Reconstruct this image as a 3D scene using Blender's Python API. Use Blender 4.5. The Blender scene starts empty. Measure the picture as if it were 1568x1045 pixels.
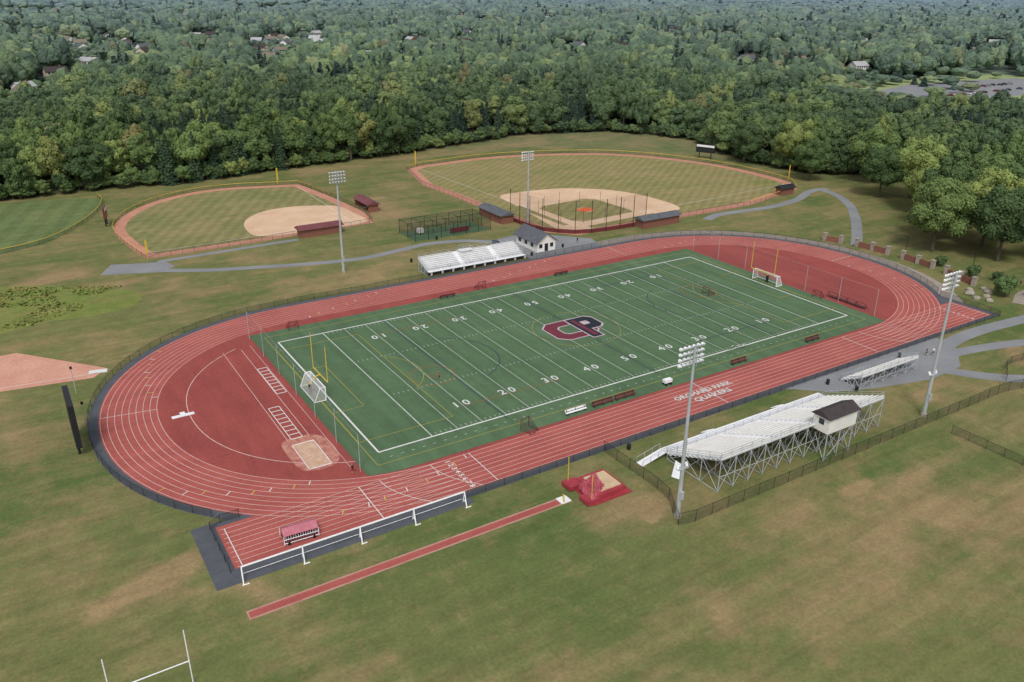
import bpy, math, random, bmesh
import numpy as np
from mathutils import Matrix, Vector, noise as mn
random.seed(7); rng=np.random.default_rng(7)
SC=bpy.context.scene; COL=SC.collection

# ------------------------------------------------------------ materials
def S(r,g,b,k=1.0):
    f=lambda v:(v/255/12.92 if v/255<=0.04045 else ((v/255+0.055)/1.055)**2.4)*k
    return (f(r),f(g),f(b),1)
def newmat(name):
    m=bpy.data.materials.new(name); m.use_nodes=True
    nt=m.node_tree; b=nt.nodes['Principled BSDF']; return m,nt,b
def N(nt,t,**k):
    n=nt.nodes.new(t)
    for a,v in k.items(): setattr(n,a,v)
    return n
def noise(nt,vec,scale,detail=4,rough=0.55,map_scale=None,rotz=0):
    n=N(nt,'ShaderNodeTexNoise'); n.inputs['Scale'].default_value=scale; n.inputs['Detail'].default_value=detail
    n.inputs['Roughness'].default_value=rough
    if map_scale:
        mp=N(nt,'ShaderNodeMapping'); mp.inputs['Scale'].default_value=map_scale; mp.inputs['Rotation'].default_value=(0,0,rotz)
        nt.links.new(vec,mp.inputs[0]); vec=mp.outputs[0]
    nt.links.new(vec,n.inputs['Vector']); return n.outputs['Fac']
def ramp(nt,fac,lo,hi):
    r=N(nt,'ShaderNodeMapRange'); r.inputs[1].default_value=lo; r.inputs[2].default_value=hi
    nt.links.new(fac,r.inputs[0]); return r.outputs[0]
def mix(nt,fac,a,b,blend='MIX'):
    m=N(nt,'ShaderNodeMix',data_type='RGBA',blend_type=blend)
    if isinstance(fac,(int,float)): m.inputs[0].default_value=fac
    else: nt.links.new(fac,m.inputs[0])
    for i,v in ((6,a),(7,b)):
        if isinstance(v,tuple): m.inputs[i].default_value=v
        else: nt.links.new(v,m.inputs[i])
    return m.outputs[2]
def math_(nt,op,a,b=None):
    m=N(nt,'ShaderNodeMath',operation=op)
    for i,v in enumerate((a,b)):
        if v is None: continue
        if isinstance(v,(int,float)): m.inputs[i].default_value=v
        else: nt.links.new(v,m.inputs[i])
    return m.outputs[0]
def pos(nt): return N(nt,'ShaderNodeNewGeometry').outputs['Position']
def scalecol(nt,c,f):
    vm=N(nt,'ShaderNodeVectorMath',operation='SCALE'); nt.links.new(c,vm.inputs[0]); nt.links.new(f,vm.inputs['Scale']); return vm.outputs[0]
def rng_map(nt,f,lo,hi,a,b):
    r=N(nt,'ShaderNodeMapRange'); r.inputs[1].default_value=lo; r.inputs[2].default_value=hi; r.inputs[3].default_value=a; r.inputs[4].default_value=b
    nt.links.new(f,r.inputs[0]); return r.outputs[0]
def mat(name,c1,c2=None,scale=1.0,rough=.8,metal=0,fine=None,spec=0.3,streak=None):
    m,nt,b=newmat(name); b.inputs['Roughness'].default_value=rough; b.inputs['Metallic'].default_value=metal
    b.inputs['Specular IOR Level'].default_value=spec
    if c2 is None: c2=tuple(v*0.82 for v in c1[:3])+(1,)
    p=pos(nt); c=mix(nt,ramp(nt,noise(nt,p,scale,6),.3,.7),c1,c2)
    if fine: c=scalecol(nt,c,rng_map(nt,noise(nt,p,fine,3,.7),.25,.75,.8,1.2))
    if streak: c=scalecol(nt,c,rng_map(nt,noise(nt,p,1,5,.65,streak),.3,.7,.86,1.12))
    nt.links.new(c,b.inputs['Base Color']); return m
def painted_haze(nt,c,start=240,end=4400,mx=.9,col=(.20,.275,.34,1)):  # aerial haze painted into the base colour, stronger away from the world origin
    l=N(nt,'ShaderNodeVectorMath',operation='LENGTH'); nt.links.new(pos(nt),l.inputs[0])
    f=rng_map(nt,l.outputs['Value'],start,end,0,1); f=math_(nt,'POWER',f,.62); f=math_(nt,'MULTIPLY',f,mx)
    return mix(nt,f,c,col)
def grass(name,ca,cb,brown,wearbase=.55,stripes=None,wattr=False,green2=None,wmax=.75):
    m,nt,b=newmat(name); p=pos(nt); b.inputs['Roughness'].default_value=.95; b.inputs['Specular IOR Level'].default_value=.1
    c=mix(nt,ramp(nt,noise(nt,p,.045,6,.6),.35,.65),ca,cb)
    if green2: c=mix(nt,ramp(nt,noise(nt,p,.022,5),.47,.62),c,green2)
    w=math_(nt,'ADD',math_(nt,'MULTIPLY',noise(nt,p,.055,10,.74),.6),math_(nt,'MULTIPLY',noise(nt,p,1,7,.7,(.04,.22,.1),.35),.4))
    if wattr:
        at=N(nt,'ShaderNodeAttribute',attribute_name='wear'); w=math_(nt,'ADD',w,math_(nt,'MULTIPLY',at.outputs['Fac'],.3))
    c=mix(nt,math_(nt,'MULTIPLY',ramp(nt,w,wearbase-.08,wearbase+.12),wmax),c,brown)
    c=mix(nt,math_(nt,'MULTIPLY',ramp(nt,noise(nt,p,.28,7,.72),.52,.7),.32),c,brown)
    st=noise(nt,p,1,4,.6,(.02,.55,.1),-.12)
    c=scalecol(nt,c,rng_map(nt,st,.3,.7,.9,1.1))
    c=scalecol(nt,c,rng_map(nt,noise(nt,p,.35,6,.7),.3,.7,.84,1.14))
    c=scalecol(nt,c,rng_map(nt,noise(nt,p,2.2,6,.75),.25,.75,.72,1.28))
    if stripes:
        wv=N(nt,'ShaderNodeTexWave',wave_type='BANDS'); wv.inputs['Scale'].default_value=stripes[0]; wv.inputs['Distortion'].default_value=.6
        mp=N(nt,'ShaderNodeMapping'); mp.inputs['Rotation'].default_value=(0,0,stripes[1]); nt.links.new(p,mp.inputs[0]); nt.links.new(mp.outputs[0],wv.inputs['Vector'])
        c=scalecol(nt,c,rng_map(nt,wv.outputs['Fac'],.35,.65,.93,1.07))
    if wattr: c=painted_haze(nt,c)
    nt.links.new(c,b.inputs['Base Color']); return m

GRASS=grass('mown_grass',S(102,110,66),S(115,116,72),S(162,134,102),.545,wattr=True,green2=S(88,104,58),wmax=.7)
BBGRASS=grass('ballfield_grass',S(122,124,76),S(134,128,86),S(158,140,102),.50,(.11,.9))
SBGRASS=grass('softball_grass',S(114,120,74),S(128,126,84),S(156,138,100),.52,(.09,.5))
LFGRASS=grass('outfield_grass',S(96,112,70),S(104,118,76),S(130,130,86),.58,(.05,.3))
MEADOW=grass('meadow_weeds',S(100,120,58),S(118,128,68),S(148,132,88),.52)
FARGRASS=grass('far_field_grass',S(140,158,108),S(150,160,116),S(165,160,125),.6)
RED=mat('running_track_red',S(174,94,86),S(162,82,76),.12,.88,fine=3,streak=(.02,.5,.1))
REDD=mat('infield_track_red',S(156,77,70),S(142,68,64),.1,.88,fine=2,streak=(.4,.05,.1))
ASPH=mat('asphalt_dark',S(90,94,100),S(78,82,88),.5,.9,fine=4)
ASPHL=mat('asphalt_path',S(142,144,146),S(124,126,130),.15,.9,fine=3,streak=(.3,.3,.3))
BRICKW=mat('paver_walkway',S(164,154,144),S(142,132,124),.6,.9,fine=4)
WHITE=mat('white_line_paint',S(228,228,224),S(205,205,202),2,.7)
NUMW=mat('number_paint',S(216,218,214),S(185,190,184),1.2,.7)
YLINE=mat('yard_line_paint',S(198,206,196),S(164,176,162),1,.8)
LANE=mat('lane_line_paint',S(222,198,190),S(200,170,162),1,.8)
YELL=mat('yellow_paint',S(214,186,70),None,1,.6)
LYEL=mat('yellow_line',S(160,154,66),None,1,.8)
LBLU=mat('dark_line',S(36,58,92),None,1,.8)
LORG=mat('orange_line',S(160,104,62),None,1,.8)
DIRT=mat('infield_dirt',S(218,188,158),S(202,168,138),.15,.95,fine=2)
WARN=mat('warning_track_dirt',S(194,142,120),S(180,126,106),.2,.95,fine=2)
PUTD=mat('pale_red_cinder',S(208,158,138),S(194,140,120),.2,.95,fine=2)
SAND=mat('sand',S(206,176,150),S(186,146,124),.8,.95,fine=3)
STEEL=mat('galvanised_steel',S(186,192,196),S(166,172,176),.5,.45,.2)
ALU=mat('white_aluminium',S(240,241,243),S(226,227,230),.6,.4)
DARK=mat('black_coated_steel',S(38,40,42),None,1,.5)
MAROON=mat('maroon_metal',S(112,52,56),S(98,46,50),.6,.5)
MATRED=mat('landing_mat_vinyl',S(168,64,74),S(146,50,60),.7,.6)
MATTAN=mat('landing_mat_top',S(206,186,150),S(190,160,126),.7,.7)
ROOFG=mat('grey_shingles',S(98,102,108),S(82,86,92),.8,.85,fine=3)
ROOFB=mat('brown_shingles',S(74,66,66),S(62,56,58),.8,.85,fine=3)
WALLW=mat('white_siding',S(232,230,225),S(220,218,212),.5,.7)
BRICK=mat('brick',S(138,92,78),S(118,78,68),2,.9,fine=5)
TANST=mat('stone',S(168,158,146),S(140,132,122),1,.9,fine=3)
GLASS=mat('window_glass',S(40,48,56),None,1,.15,spec=.6)
PINK=mat('faded_red_canopy',S(196,128,140),S(170,96,108),.8,.8)
BARK=mat('bark',S(98,86,74),S(74,66,58),2,.95)
SKIN=mat('skin',S(196,150,122),None,3,.6)
CLD=mat('dark_cloth',S(36,40,50),None,3,.9); CLW=mat('white_cloth',S(210,210,208),None,3,.9); CLR=mat('red_cloth',S(150,50,48),None,3,.9)
ORANGE=mat('orange_tarp',S(220,104,60),None,1,.7)
RUBBER=mat('rubber',S(28,28,30),None,1,.8)
def turfmat():
    m,nt,b=newmat('artificial_turf'); p=pos(nt); b.inputs['Roughness'].default_value=.9; b.inputs['Specular IOR Level'].default_value=.15
    c=mix(nt,ramp(nt,noise(nt,p,.05,6,.65),.35,.65),S(80,104,76),S(90,114,84))
    wv=N(nt,'ShaderNodeTexWave',wave_type='BANDS'); wv.inputs['Scale'].default_value=.3142/4.572; nt.links.new(p,wv.inputs['Vector'])
    c=scalecol(nt,c,rng_map(nt,wv.outputs['Fac'],.35,.65,.96,1.04))
    c=scalecol(nt,c,rng_map(nt,noise(nt,p,1,4,.6,(.8,.05,.1)),.3,.7,.91,1.09))
    c=scalecol(nt,c,rng_map(nt,noise(nt,p,.5,5,.7),.3,.7,.92,1.08))
    c=scalecol(nt,c,rng_map(nt,noise(nt,p,4,4,.7),.25,.75,.86,1.14))
    nt.links.new(c,b.inputs['Base Color']); return m
TURF=turfmat()
def netmat(name,col,alpha):
    m,nt,b=newmat(name); out=nt.nodes['Material Output']; tr=N(nt,'ShaderNodeBsdfTransparent'); mx=N(nt,'ShaderNodeMixShader')
    mx.inputs[0].default_value=alpha; b.inputs['Base Color'].default_value=col; b.inputs['Roughness'].default_value=.7
    nt.links.new(tr.outputs[0],mx.inputs[1]); nt.links.new(b.outputs[0],mx.inputs[2]); nt.links.new(mx.outputs[0],out.inputs[0]); return m
LINK=netmat('chain_link_mesh',S(44,46,48),.28); LINK2=netmat('ballfield_link',S(90,70,66),.16); NET=netmat('goal_net',S(235,235,235),.3); NETD=netmat('dark_netting',S(30,34,34),.14); NETF=netmat('fine_net',S(90,96,96),.06)
def foliage(name,cols,var=.3):
    m,nt,b=newmat(name); p=pos(nt); b.inputs['Roughness'].default_value=.8; b.inputs['Specular IOR Level'].default_value=.1
    oi=N(nt,'ShaderNodeObjectInfo'); cr=N(nt,'ShaderNodeValToRGB'); nt.links.new(oi.outputs['Random'],cr.inputs[0])
    els=cr.color_ramp.elements; cols=sorted(cols,key=lambda q:q[0])
    els[0].position=0; els[0].color=cols[0][1]; els[1].position=1; els[1].color=cols[-1][1]
    for t,c in cols[1:-1]:
        e=els.new(t); e.color=c
    c=cr.outputs[0]
    c=scalecol(nt,c,rng_map(nt,noise(nt,p,.007,4,.6),.3,.7,.76,1.26))
    c=scalecol(nt,c,rng_map(nt,noise(nt,p,1.1,4,.7),.25,.75,1-var,1+var))
    c=painted_haze(nt,c)
    nt.links.new(c,b.inputs['Base Color'])
    return m
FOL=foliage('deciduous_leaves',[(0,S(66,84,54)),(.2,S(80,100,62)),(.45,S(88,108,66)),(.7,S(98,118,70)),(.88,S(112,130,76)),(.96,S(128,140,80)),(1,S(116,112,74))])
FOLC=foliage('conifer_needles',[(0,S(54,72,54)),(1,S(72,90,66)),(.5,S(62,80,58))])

# ------------------------------------------------------------ mesh builder
class MB:
    def __init__(s): s.v=[]; s.f=[]; s.m=[]; s.mats=[]
    def mi(s,m):
        if m not in s.mats: s.mats.append(m)
        return s.mats.index(m)
    def add(s,vs,fs,m):
        o=len(s.v); s.v+= [tuple(map(float,v)) for v in vs]; k=s.mi(m)
        for f in fs: s.f.append([i+o for i in f]); s.m.append(k)
    def box(s,x0,x1,y0,y1,z0,z1,m):
        s.add([(x0,y0,z0),(x1,y0,z0),(x1,y1,z0),(x0,y1,z0),(x0,y0,z1),(x1,y0,z1),(x1,y1,z1),(x0,y1,z1)],
              [(0,3,2,1),(4,5,6,7),(0,1,5,4),(1,2,6,5),(2,3,7,6),(3,0,4,7)],m)
    def tube(s,a,b,r,m,r2=None,n=6):
        a=Vector(a); b=Vector(b); r2=r if r2 is None else r2; d=(b-a)
        if d.length<1e-6: return
        q=d.to_track_quat('Z','Y').to_matrix(); vs=[]
        for p,rr in ((a,r),(b,r2)):
            for i in range(n):
                t=2*math.pi*i/n; vs.append(p+q@Vector((rr*math.cos(t),rr*math.sin(t),0)))
        fs=[(i,(i+1)%n,n+(i+1)%n,n+i) for i in range(n)]+[tuple(range(n))[::-1],tuple(range(n,2*n))]
        s.add(vs,fs,m)
    def poly(s,pts,z,m):
        s.add([(p[0],p[1],z) for p in pts],[tuple(range(len(pts)))],m)
    def strip(s,pts,w,z,m,closed=False):
        P=np.array(pts,float)[:,:2]; n=len(P)
        if closed: T=np.roll(P,-1,0)-np.roll(P,1,0)
        else:
            T=np.zeros_like(P); T[1:-1]=P[2:]-P[:-2]; T[0]=P[1]-P[0]; T[-1]=P[-1]-P[-2]
        T/= np.linalg.norm(T,axis=1)[:,None]+1e-9; Nn=np.stack([-T[:,1],T[:,0]],1)
        A=P+Nn*w/2; Bq=P-Nn*w/2
        vs=[(a[0],a[1],z) for a in A]+[(b[0],b[1],z) for b in Bq]
        fs=[(i,n+i,n+(i+1)%n,(i+1)%n) for i in range(n if closed else n-1)]
        s.add(vs,fs,m)
    def wall(s,pts,z0,z1,m):
        for a,b in zip(pts[:-1],pts[1:]): s.add([(a[0],a[1],z0),(b[0],b[1],z0),(b[0],b[1],z1),(a[0],a[1],z1)],[(0,1,2,3)],m)
    def obj(s,name,parent=None):
        me=bpy.data.meshes.new(name); me.from_pydata(s.v,[],s.f)
        for m in s.mats: me.materials.append(m)
        me.polygons.foreach_set('material_index',s.m)
        me.update(); o=bpy.data.objects.new(name,me); COL.objects.link(o)
        if parent: o.parent=parent
        return o
def empty(name,loc=(0,0,0),rz=0):
    e=bpy.data.objects.new(name,None); COL.objects.link(e); e.location=loc; e.rotation_euler=(0,0,rz); return e
def smooth(pts,n=6,closed=False):
    P=[np.array(p,float) for p in pts]; out=[]; L=len(P)
    for i in range(L if closed else L-1):
        p1=P[i]; p2=P[(i+1)%L]; p0=P[i-1] if (i>0 or closed) else 2*p1-p2; p3=P[(i+2)%L] if (i+2<L or closed) else 2*p2-p1
        for k in range(n):
            t=k/n; out.append(.5*((2*p1)+(-p0+p2)*t+(2*p0-5*p1+4*p2-p3)*t*t+(-p0+3*p1-3*p2+p3)*t**3))
    if not closed: out.append(P[-1])
    return out
def inset(pts,d):
    P=np.array(pts,float); a=P-np.roll(P,1,0); b=np.roll(P,-1,0)-P
    a/=np.linalg.norm(a,axis=1)[:,None]; b/=np.linalg.norm(b,axis=1)[:,None]
    na=np.stack([-a[:,1],a[:,0]],1); nb=np.stack([-b[:,1],b[:,0]],1); nn=na+nb
    return P+nn*d/np.maximum((nn*nn).sum(1)/2,.5)[:,None]
def resample(pts,step):
    P=np.array(pts,float)[:,:2]; seg=np.linalg.norm(np.diff(P,axis=0),axis=1); L=np.concatenate([[0],np.cumsum(seg)]); n=max(1,int(round(L[-1]/step)))
    t=np.linspace(0,L[-1],n+1); return np.stack([np.interp(t,L,P[:,0]),np.interp(t,L,P[:,1])],1)
def fence(name,pts,h=1.3,step=3,top=DARK,link=LINK,pr=.035,tr=.03,post=DARK):
    b=MB(); P=resample(pts,step)
    for p in P: b.tube((p[0],p[1],0),(p[0],p[1],h+.05),pr,post,n=5)
    for a,c in zip(P[:-1],P[1:]): b.tube((a[0],a[1],h),(c[0],c[1],h),tr,top,n=5)
    if link: b.wall(P,.04,h-.02,link)
    return b.obj(name)

# ------------------------------------------------------------ ground
def axis(lo,hi,st,far):
    c=list(np.arange(lo,hi+.01,st)); s=st; x=lo; L=[]
    while x>-far: s*=1.25; x-=s; L.append(x)
    s=st; x=hi; R=[]
    while x<far: s*=1.25; x+=s; R.append(x)
    return np.array(L[::-1]+c+R)
gx=axis(-110,260,1.4,14000); gy=axis(-100,230,1.4,14000)
X,Y=np.meshgrid(gx,gy); nx,ny=len(gx),len(gy)
co=np.stack([X.ravel(),Y.ravel(),np.zeros(X.size)],1)
ii=np.arange(nx*ny).reshape(ny,nx)
fc=np.stack([ii[:-1,:-1].ravel(),ii[:-1,1:].ravel(),ii[1:,1:].ravel(),ii[1:,:-1].ravel()],1)
me=bpy.data.meshes.new('ground'); me.from_pydata(co.tolist(),[],fc.tolist())
wear=np.zeros(len(co))
def cap(a,b,r,amt):
    a=np.array(a,float); b=np.array(b,float); p=co[:,:2]; t=np.clip(((p-a)@(b-a))/((b-a)@(b-a)+1e-9),0,1)
    d=np.linalg.norm(p-(a+t[:,None]*(b-a)),axis=1); global wear; wear+=amt*np.exp(-(d/r)**2)
cap((-41,-15.5),(-30,-12.5),1.3,.9); cap((-38,-13.2),(-29,-10),.8,.7); cap((-36,-14),(-30,-18),1.2,.4)
cap((24.2,-34),(26,-33),.9,1.6); cap((28,-60),(60,-52),6,.3); cap((60,-56),(75,-60),6,.28); cap((10,-60),(20,-66),4,.3)
cap((-45,108),(-28,117),4,.6); cap((60,128),(62,150),7,.5); cap((74,150),(80,165),5,.3); cap((-20,-45),(0,-50),4,.25)
cap((55,-47),(80,-46),2,.35); cap((118,-33),(124,-28),2,.6); cap((95,-48),(110,-52),4,.3); cap((-44,85),(-20,75),6,-.2)
cap((10,76),(40,80),6,.25); cap((-26,-19),(-22,-26),1.5,.5); cap((60,205),(170,215),7,.35); cap((20,-68),(36,-74),7,-.5); cap((-5,-38),(22,-42),6,-.4)
cap((-44,20),(-50,50),3,.3); cap((88,-32),(98,-30),2,.5); cap((150,95),(190,90),5,.3); cap((-10,-30),(12,-34),4,-.25)
cap((18,-30),(26,-30),2.6,.5); cap((52,-44),(56,-44),1,.9)
for k in range(60):
    x=random.uniform(-60,150); y=random.uniform(-90,-28); a=random.gauss(.3,.5); l=random.uniform(1,6)
    cap((x,y),(x+l*math.cos(a),y+l*math.sin(a)),random.uniform(.8,2.4),random.uniform(.12,.4))
for k in range(50):
    x=random.uniform(-60,200); y=random.uniform(72,125); a=random.gauss(.2,.5); l=random.uniform(2,8)
    cap((x,y),(x+l*math.cos(a),y+l*math.sin(a)),random.uniform(1,3),random.uniform(.1,.35))
at=me.attributes.new('wear','FLOAT','POINT'); at.data.foreach_set('value',wear)
me.materials.append(GRASS); go=bpy.data.objects.new('ground',me); COL.objects.link(go)

# ------------------------------------------------------------ running track geometry
CY=25.6; BH=41.4; XL,AL=8.2,43.0; XR,AR=105.3,42.5; NE=2.1
def base_curve():
    pts=[]
    for x in np.linspace(XL,XR,60)[:-1]: pts.append((x,CY-BH))
    for t in np.linspace(-math.pi/2,math.pi/2,90)[:-1]:
        c,s=math.cos(t),math.sin(t); pts.append((XR+AR*abs(c)**(2/NE),CY+BH*math.copysign(abs(s)**(2/NE),s)))
    for x in np.linspace(XR,XL,60)[:-1]: pts.append((x,CY+BH))
    for t in np.linspace(math.pi/2,3*math.pi/2,90)[:-1]:
        c,s=math.cos(t),math.sin(t); pts.append((XL-AL*abs(c)**(2/NE),CY+BH*math.copysign(abs(s)**(2/NE),s)))
    return np.array(pts)
BC=base_curve(); BCs=resample(np.vstack([BC,BC[:1]]),1.2)[:-1]
T_=np.roll(BCs,-1,0)-np.roll(BCs,1,0); T_/=np.linalg.norm(T_,axis=1)[:,None]; NI=np.stack([-T_[:,1],T_[:,0]],1)
def off(d): return BCs+NI*d
trk=empty('running_track')
b=MB(); b.poly(off(-1.75),.010,ASPH)
b.poly([(-28.6,-18.9),(6,-18.9),(6,-5.2),(-28.6,-5.2)],.014,ASPH); b.poly([(100,-17.1),(139.2,-17.1),(139.2,2),(100,2)],.014,ASPH); b.obj('asphalt_border',trk)
b=MB(); b.poly(off(-.25),.024,RED); b.poly([(-25.7,-16.05),(20,-16.05),(20,-6.4),(-25.7,-6.4)],.028,RED)
b.poly([(95,-16.05),(137.5,-16.05),(137.5,-6.6),(95,-6.6)],.028,RED); b.obj('track_surface',trk)
b=MB(); b.poly(off(8.75),.034,REDD); b.obj('infield_surface',trk)
LW=1.07; b=MB()
for k in range(9): b.strip(off(k*LW),.08,.040,LANE,True)
for k in range(9):
    y=CY-BH+k*LW
    b.strip([(-25.4,y),(14,y)],.08,.044,LANE); b.strip([(98,y),(137.2,y)],.08,.044,LANE)
for x in (-24.8,-6.2,11.5,57.5,98.5,136.8): b.strip([(x,-15.8),(x,-7.24)],.12,.048,WHITE)
def cross(i,d0,d1,w=.1,m=WHITE):
    i%=len(BCs); p=BCs[i]+NI[i]*d0; q=BCs[i]+NI[i]*d1; b.strip([p,q],w,.048,m)
nB=len(BCs)
for base in (nB*0.30,nB*.44,nB*.56,nB*.66,nB*.78,nB*.9,nB*.96):
    for l in range(8): cross(int(base+l*2.6),l*LW+.05,(l+1)*LW-.05,.14,WHITE if l%2 else YELL)
for base in (nB*.36,nB*.84,nB*.52): cross(int(base),0,8.56,.1)
for x0 in (5,-3,104): b.strip([(x0+ .055*(t**2),-7.24-t) for t in np.linspace(0,8.56,12)],.09,.049,WHITE)
arc=[p for p in off(13.2) if p[0]<2 and p[1]<50]; arc.sort(key=lambda p:math.atan2(p[1]-CY,-(p[0]-XL)))
b.strip(arc,.12,.046,LANE)
b.obj('lane_markings',trk)
b=MB()
for x in (-10.6,-7.2): b.strip([(x,49),(x,10.5)],.09,.046,LANE)
b.strip([(-5.2,50),(-5.2,-2)],.07,.046,LANE)
for y0,y1,xa,xb in ((27,38.6,-7.1,-5.4),(10.6,22.4,-10.0,-8.2)):
    b.strip([(xa,y0),(xa,y1)],.12,.05,WHITE); b.strip([(xb,y0),(xb,y1)],.12,.05,WHITE)
    for y in np.linspace(y0,y1,9): b.strip([(xa+.07,y),(xb-.07,y)],.2,.05,WHITE)
b.box(-24.3,-20.8,26.9,27.7,.036,.12,ALU); b.box(-22.9,-22.1,27.72,28.5,.036,.12,ALU)
b.obj('runway_markings',trk)
b=MB(); b.poly(smooth([(-11.6,10.2),(-12,6),(-11.6,1.5),(-10,.2),(-7.4,.1),(-5.6,1.6),(-5.0,6),(-6,9.9),(-8.6,10.9)],5,True)[::-1],.045,mat('spilled_sand',S(196,144,126),S(156,84,78),.9,.95,fine=3))
b.poly([(-10.4,.9),(-7.2,.9),(-7.2,8.6),(-10.4,8.6)],.055,SAND)
for a,c in (((-10.5,.8),(-7.1,.8)),((-7.1,.8),(-7.1,8.7)),((-7.1,8.7),(-10.5,8.7)),((-10.5,8.7),(-10.5,.8))): b.tube((*a,.04),(*c,.04),.06,ALU)
b.obj('long_jump_pit')
b=MB(); b.tube((116.1,.2,1.3),(116.2,10.2,1.3),.08,MAROON)
for y in (.2,2.7,5.2,7.7,10.2): b.tube((116.1,y,0),(116.1,y,1.3),.07,MAROON); b.tube((116.1,y,1.2),(117.2,y,0.04),.05,MAROON)
b.box(115.9,116.8,.4,10,.4,.5,MAROON); b.obj('maroon_barrier_rail')

# ------------------------------------------------------------ turf field
yd=.9144; FL=109.73; FW=48.77
inner=off(8.9); near=[];far=[]
for x in np.linspace(-4,114.2,70):
    c=inner[np.argsort(abs(inner[:,0]-x))[:6]]; lo=c[c[:,1]<CY,1].min() if (c[:,1]<CY).any() else -7; hi=c[c[:,1]>CY,1].max() if (c[:,1]>CY).any() else 58
    near.append((x,max(-6.3,lo+.1))); far.append((x,min(55,hi-.1)))
fld=empty('football_field')
b=MB(); b.poly(near+far[::-1],.060,TURF); b.obj('turf_surface',fld)
b=MB(); z=.068
def line(p,q,w=.12,m=YLINE,zz=z): b.strip([p,q],w,zz,m)
for k in range(0,101,5):
    x=(k+10)*yd; line((x,.2),(x,FW-.2),.11 if k not in (0,100) else .2)
line((-.1,0),(FL+.1,0),.3,WHITE,.072); line((-.1,FW),(FL+.1,FW),.3,WHITE,.072); line((0,.16),(0,FW-.16),.3,WHITE,.072); line((FL,.16),(FL,FW-.16),.3,WHITE,.072)
for k in range(1,100):
    if k%5==0: continue
    x=(k+10)*yd
    for y in (.5,16.2,FW-16.2-.6,FW-1.1): line((x,y),(x,y+.61),.09)
for k in range(-9,110,2):
    x=(k+10)*yd; line((x,-2.0),(x+.5,-2.0),.1)
def rect(x0,x1,y0,y1,m,zz,w=.13):
    b.strip([(x0,y0),(x1,y0)],w,zz,m); b.strip([(x1,y0+w),(x1,y1-w)],w,zz,m); b.strip([(x1,y1),(x0,y1)],w,zz,m); b.strip([(x0,y1-w),(x0,y0+w)],w,zz,m)
def circ(cx,cy,r,m,zz,a0=0,a1=2*math.pi,w=.13):
    b.strip([(cx+r*math.cos(t),cy+r*math.sin(t)) for t in np.linspace(a0,a1,48)],w,zz,m)
yc=FW/2
rect(-1.6,111.3,-3.4,52.4,LYEL,.064)
rect(-1.5,15,yc-20.2,yc+20.2,LYEL,.076); rect(-1.5,4,yc-9.2,yc+9.2,LYEL,.078); rect(94.8,111.2,yc-20.2,yc+20.2,LYEL,.076); rect(105.7,111.2,yc-9.2,yc+9.2,LYEL,.078)
circ(54.86,yc,9.15,LYEL,.076,w=.1); circ(9.5,yc,9.15,LYEL,.080,-.93,.93); circ(100.2,yc,9.15,LYEL,.080,math.pi-.93,math.pi+.93)
circ(19.2,19.8,4.0,LORG,.082); circ(19.2,19.8,.8,LORG,.082); circ(93,28,4.0,LORG,.082)
circ(24,yc,10.5,LBLU,.084,-1.2,1.2); circ(88,yc,10.5,LBLU,.084,math.pi-1.2,math.pi+1.2)
for x in (22.3,54.86,87.4): b.strip([(x,-1),(x,FW+1)],.12,.086,LBLU)
for y in (yc-18,yc+18): b.strip([(18,y),(38,y)],.12,.088,LORG); b.strip([(72,y),(92,y)],.12,.088,LBLU)
b.obj('field_lines',fld)
def text(body,loc,size,rz,m,name,parent,sx=1,off_=0.0):
    cu=bpy.data.curves.new(name,'FONT'); cu.body=body; cu.size=size; cu.align_x='CENTER'; cu.align_y='CENTER'; cu.offset=off_
    cu.resolution_u=2
    o=bpy.data.objects.new(name,cu); COL.objects.link(o); bpy.context.view_layer.update()
    me=bpy.data.meshes.new_from_object(o.evaluated_get(bpy.context.evaluated_depsgraph_get())); bpy.data.objects.remove(o)
    me.materials.clear(); me.materials.append(m); me.name=name
    o=bpy.data.objects.new(name,me); COL.objects.link(o); o.location=loc; o.rotation_euler=(0,0,rz); o.scale=(sx,1,1); o.parent=parent; return o
for i,n in enumerate((1,2,3,4,5,4,3,2,1)):
    x=(20+10*i)*yd
    for rz,y in ((0,8*yd),(math.pi,FW-8*yd)):
        s=1 if rz==0 else -1
        text(str(n),(x-s*1.0,y,.09),2.55,rz,NUMW,'yard_number',fld,off_=.05); text('0',(x+s*1.0,y,.09),2.55,rz,NUMW,'yard_number',fld,off_=.05)
for k in range(8): text(str(k+1),(7.6,CY-BH+(7.5-k)*LW,.052),1.15,-math.pi/2,WHITE,'lane_number',trk,off_=.03)
for k in range(8): text(str(k+1),(131.6,CY-BH+(7.5-k)*LW,.052),1.0,math.pi/2,WHITE,'lane_number',trk,off_=.02)
text('ORCHARD PARK',(57.0,-10.4,.056),1.75,0,NUMW,'track_lettering',trk,1.0,off_=.04)
text('QUAKERS',(57.4,-12.4,.056),1.75,0,NUMW,'track_lettering',trk,1.1,off_=.04)
LOGOR=mat('logo_maroon',S(116,50,64),None,1,.8); LOGOK=mat('logo_black',S(36,42,54),None,1,.8); LOGOP=mat('logo_pink',S(196,180,184),None,1,.8)
def octo(cx,cy,w,h,ch): return [(cx-w+ch,cy-h),(cx+w-ch,cy-h),(cx+w,cy-h+ch),(cx+w,cy+h-ch),(cx+w-ch,cy+h),(cx-w+ch,cy+h),(cx-w,cy+h-ch),(cx-w,cy-h+ch)]
def ring(o,i,z,m): n=len(o); b.add([(p[0],p[1],z) for p in o]+[(p[0],p[1],z) for p in i],[(k,(k+1)%n,n+(k+1)%n,n+k) for k in range(n)],m)
b=MB(); cx,cy=53.6,yc+.2
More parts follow.
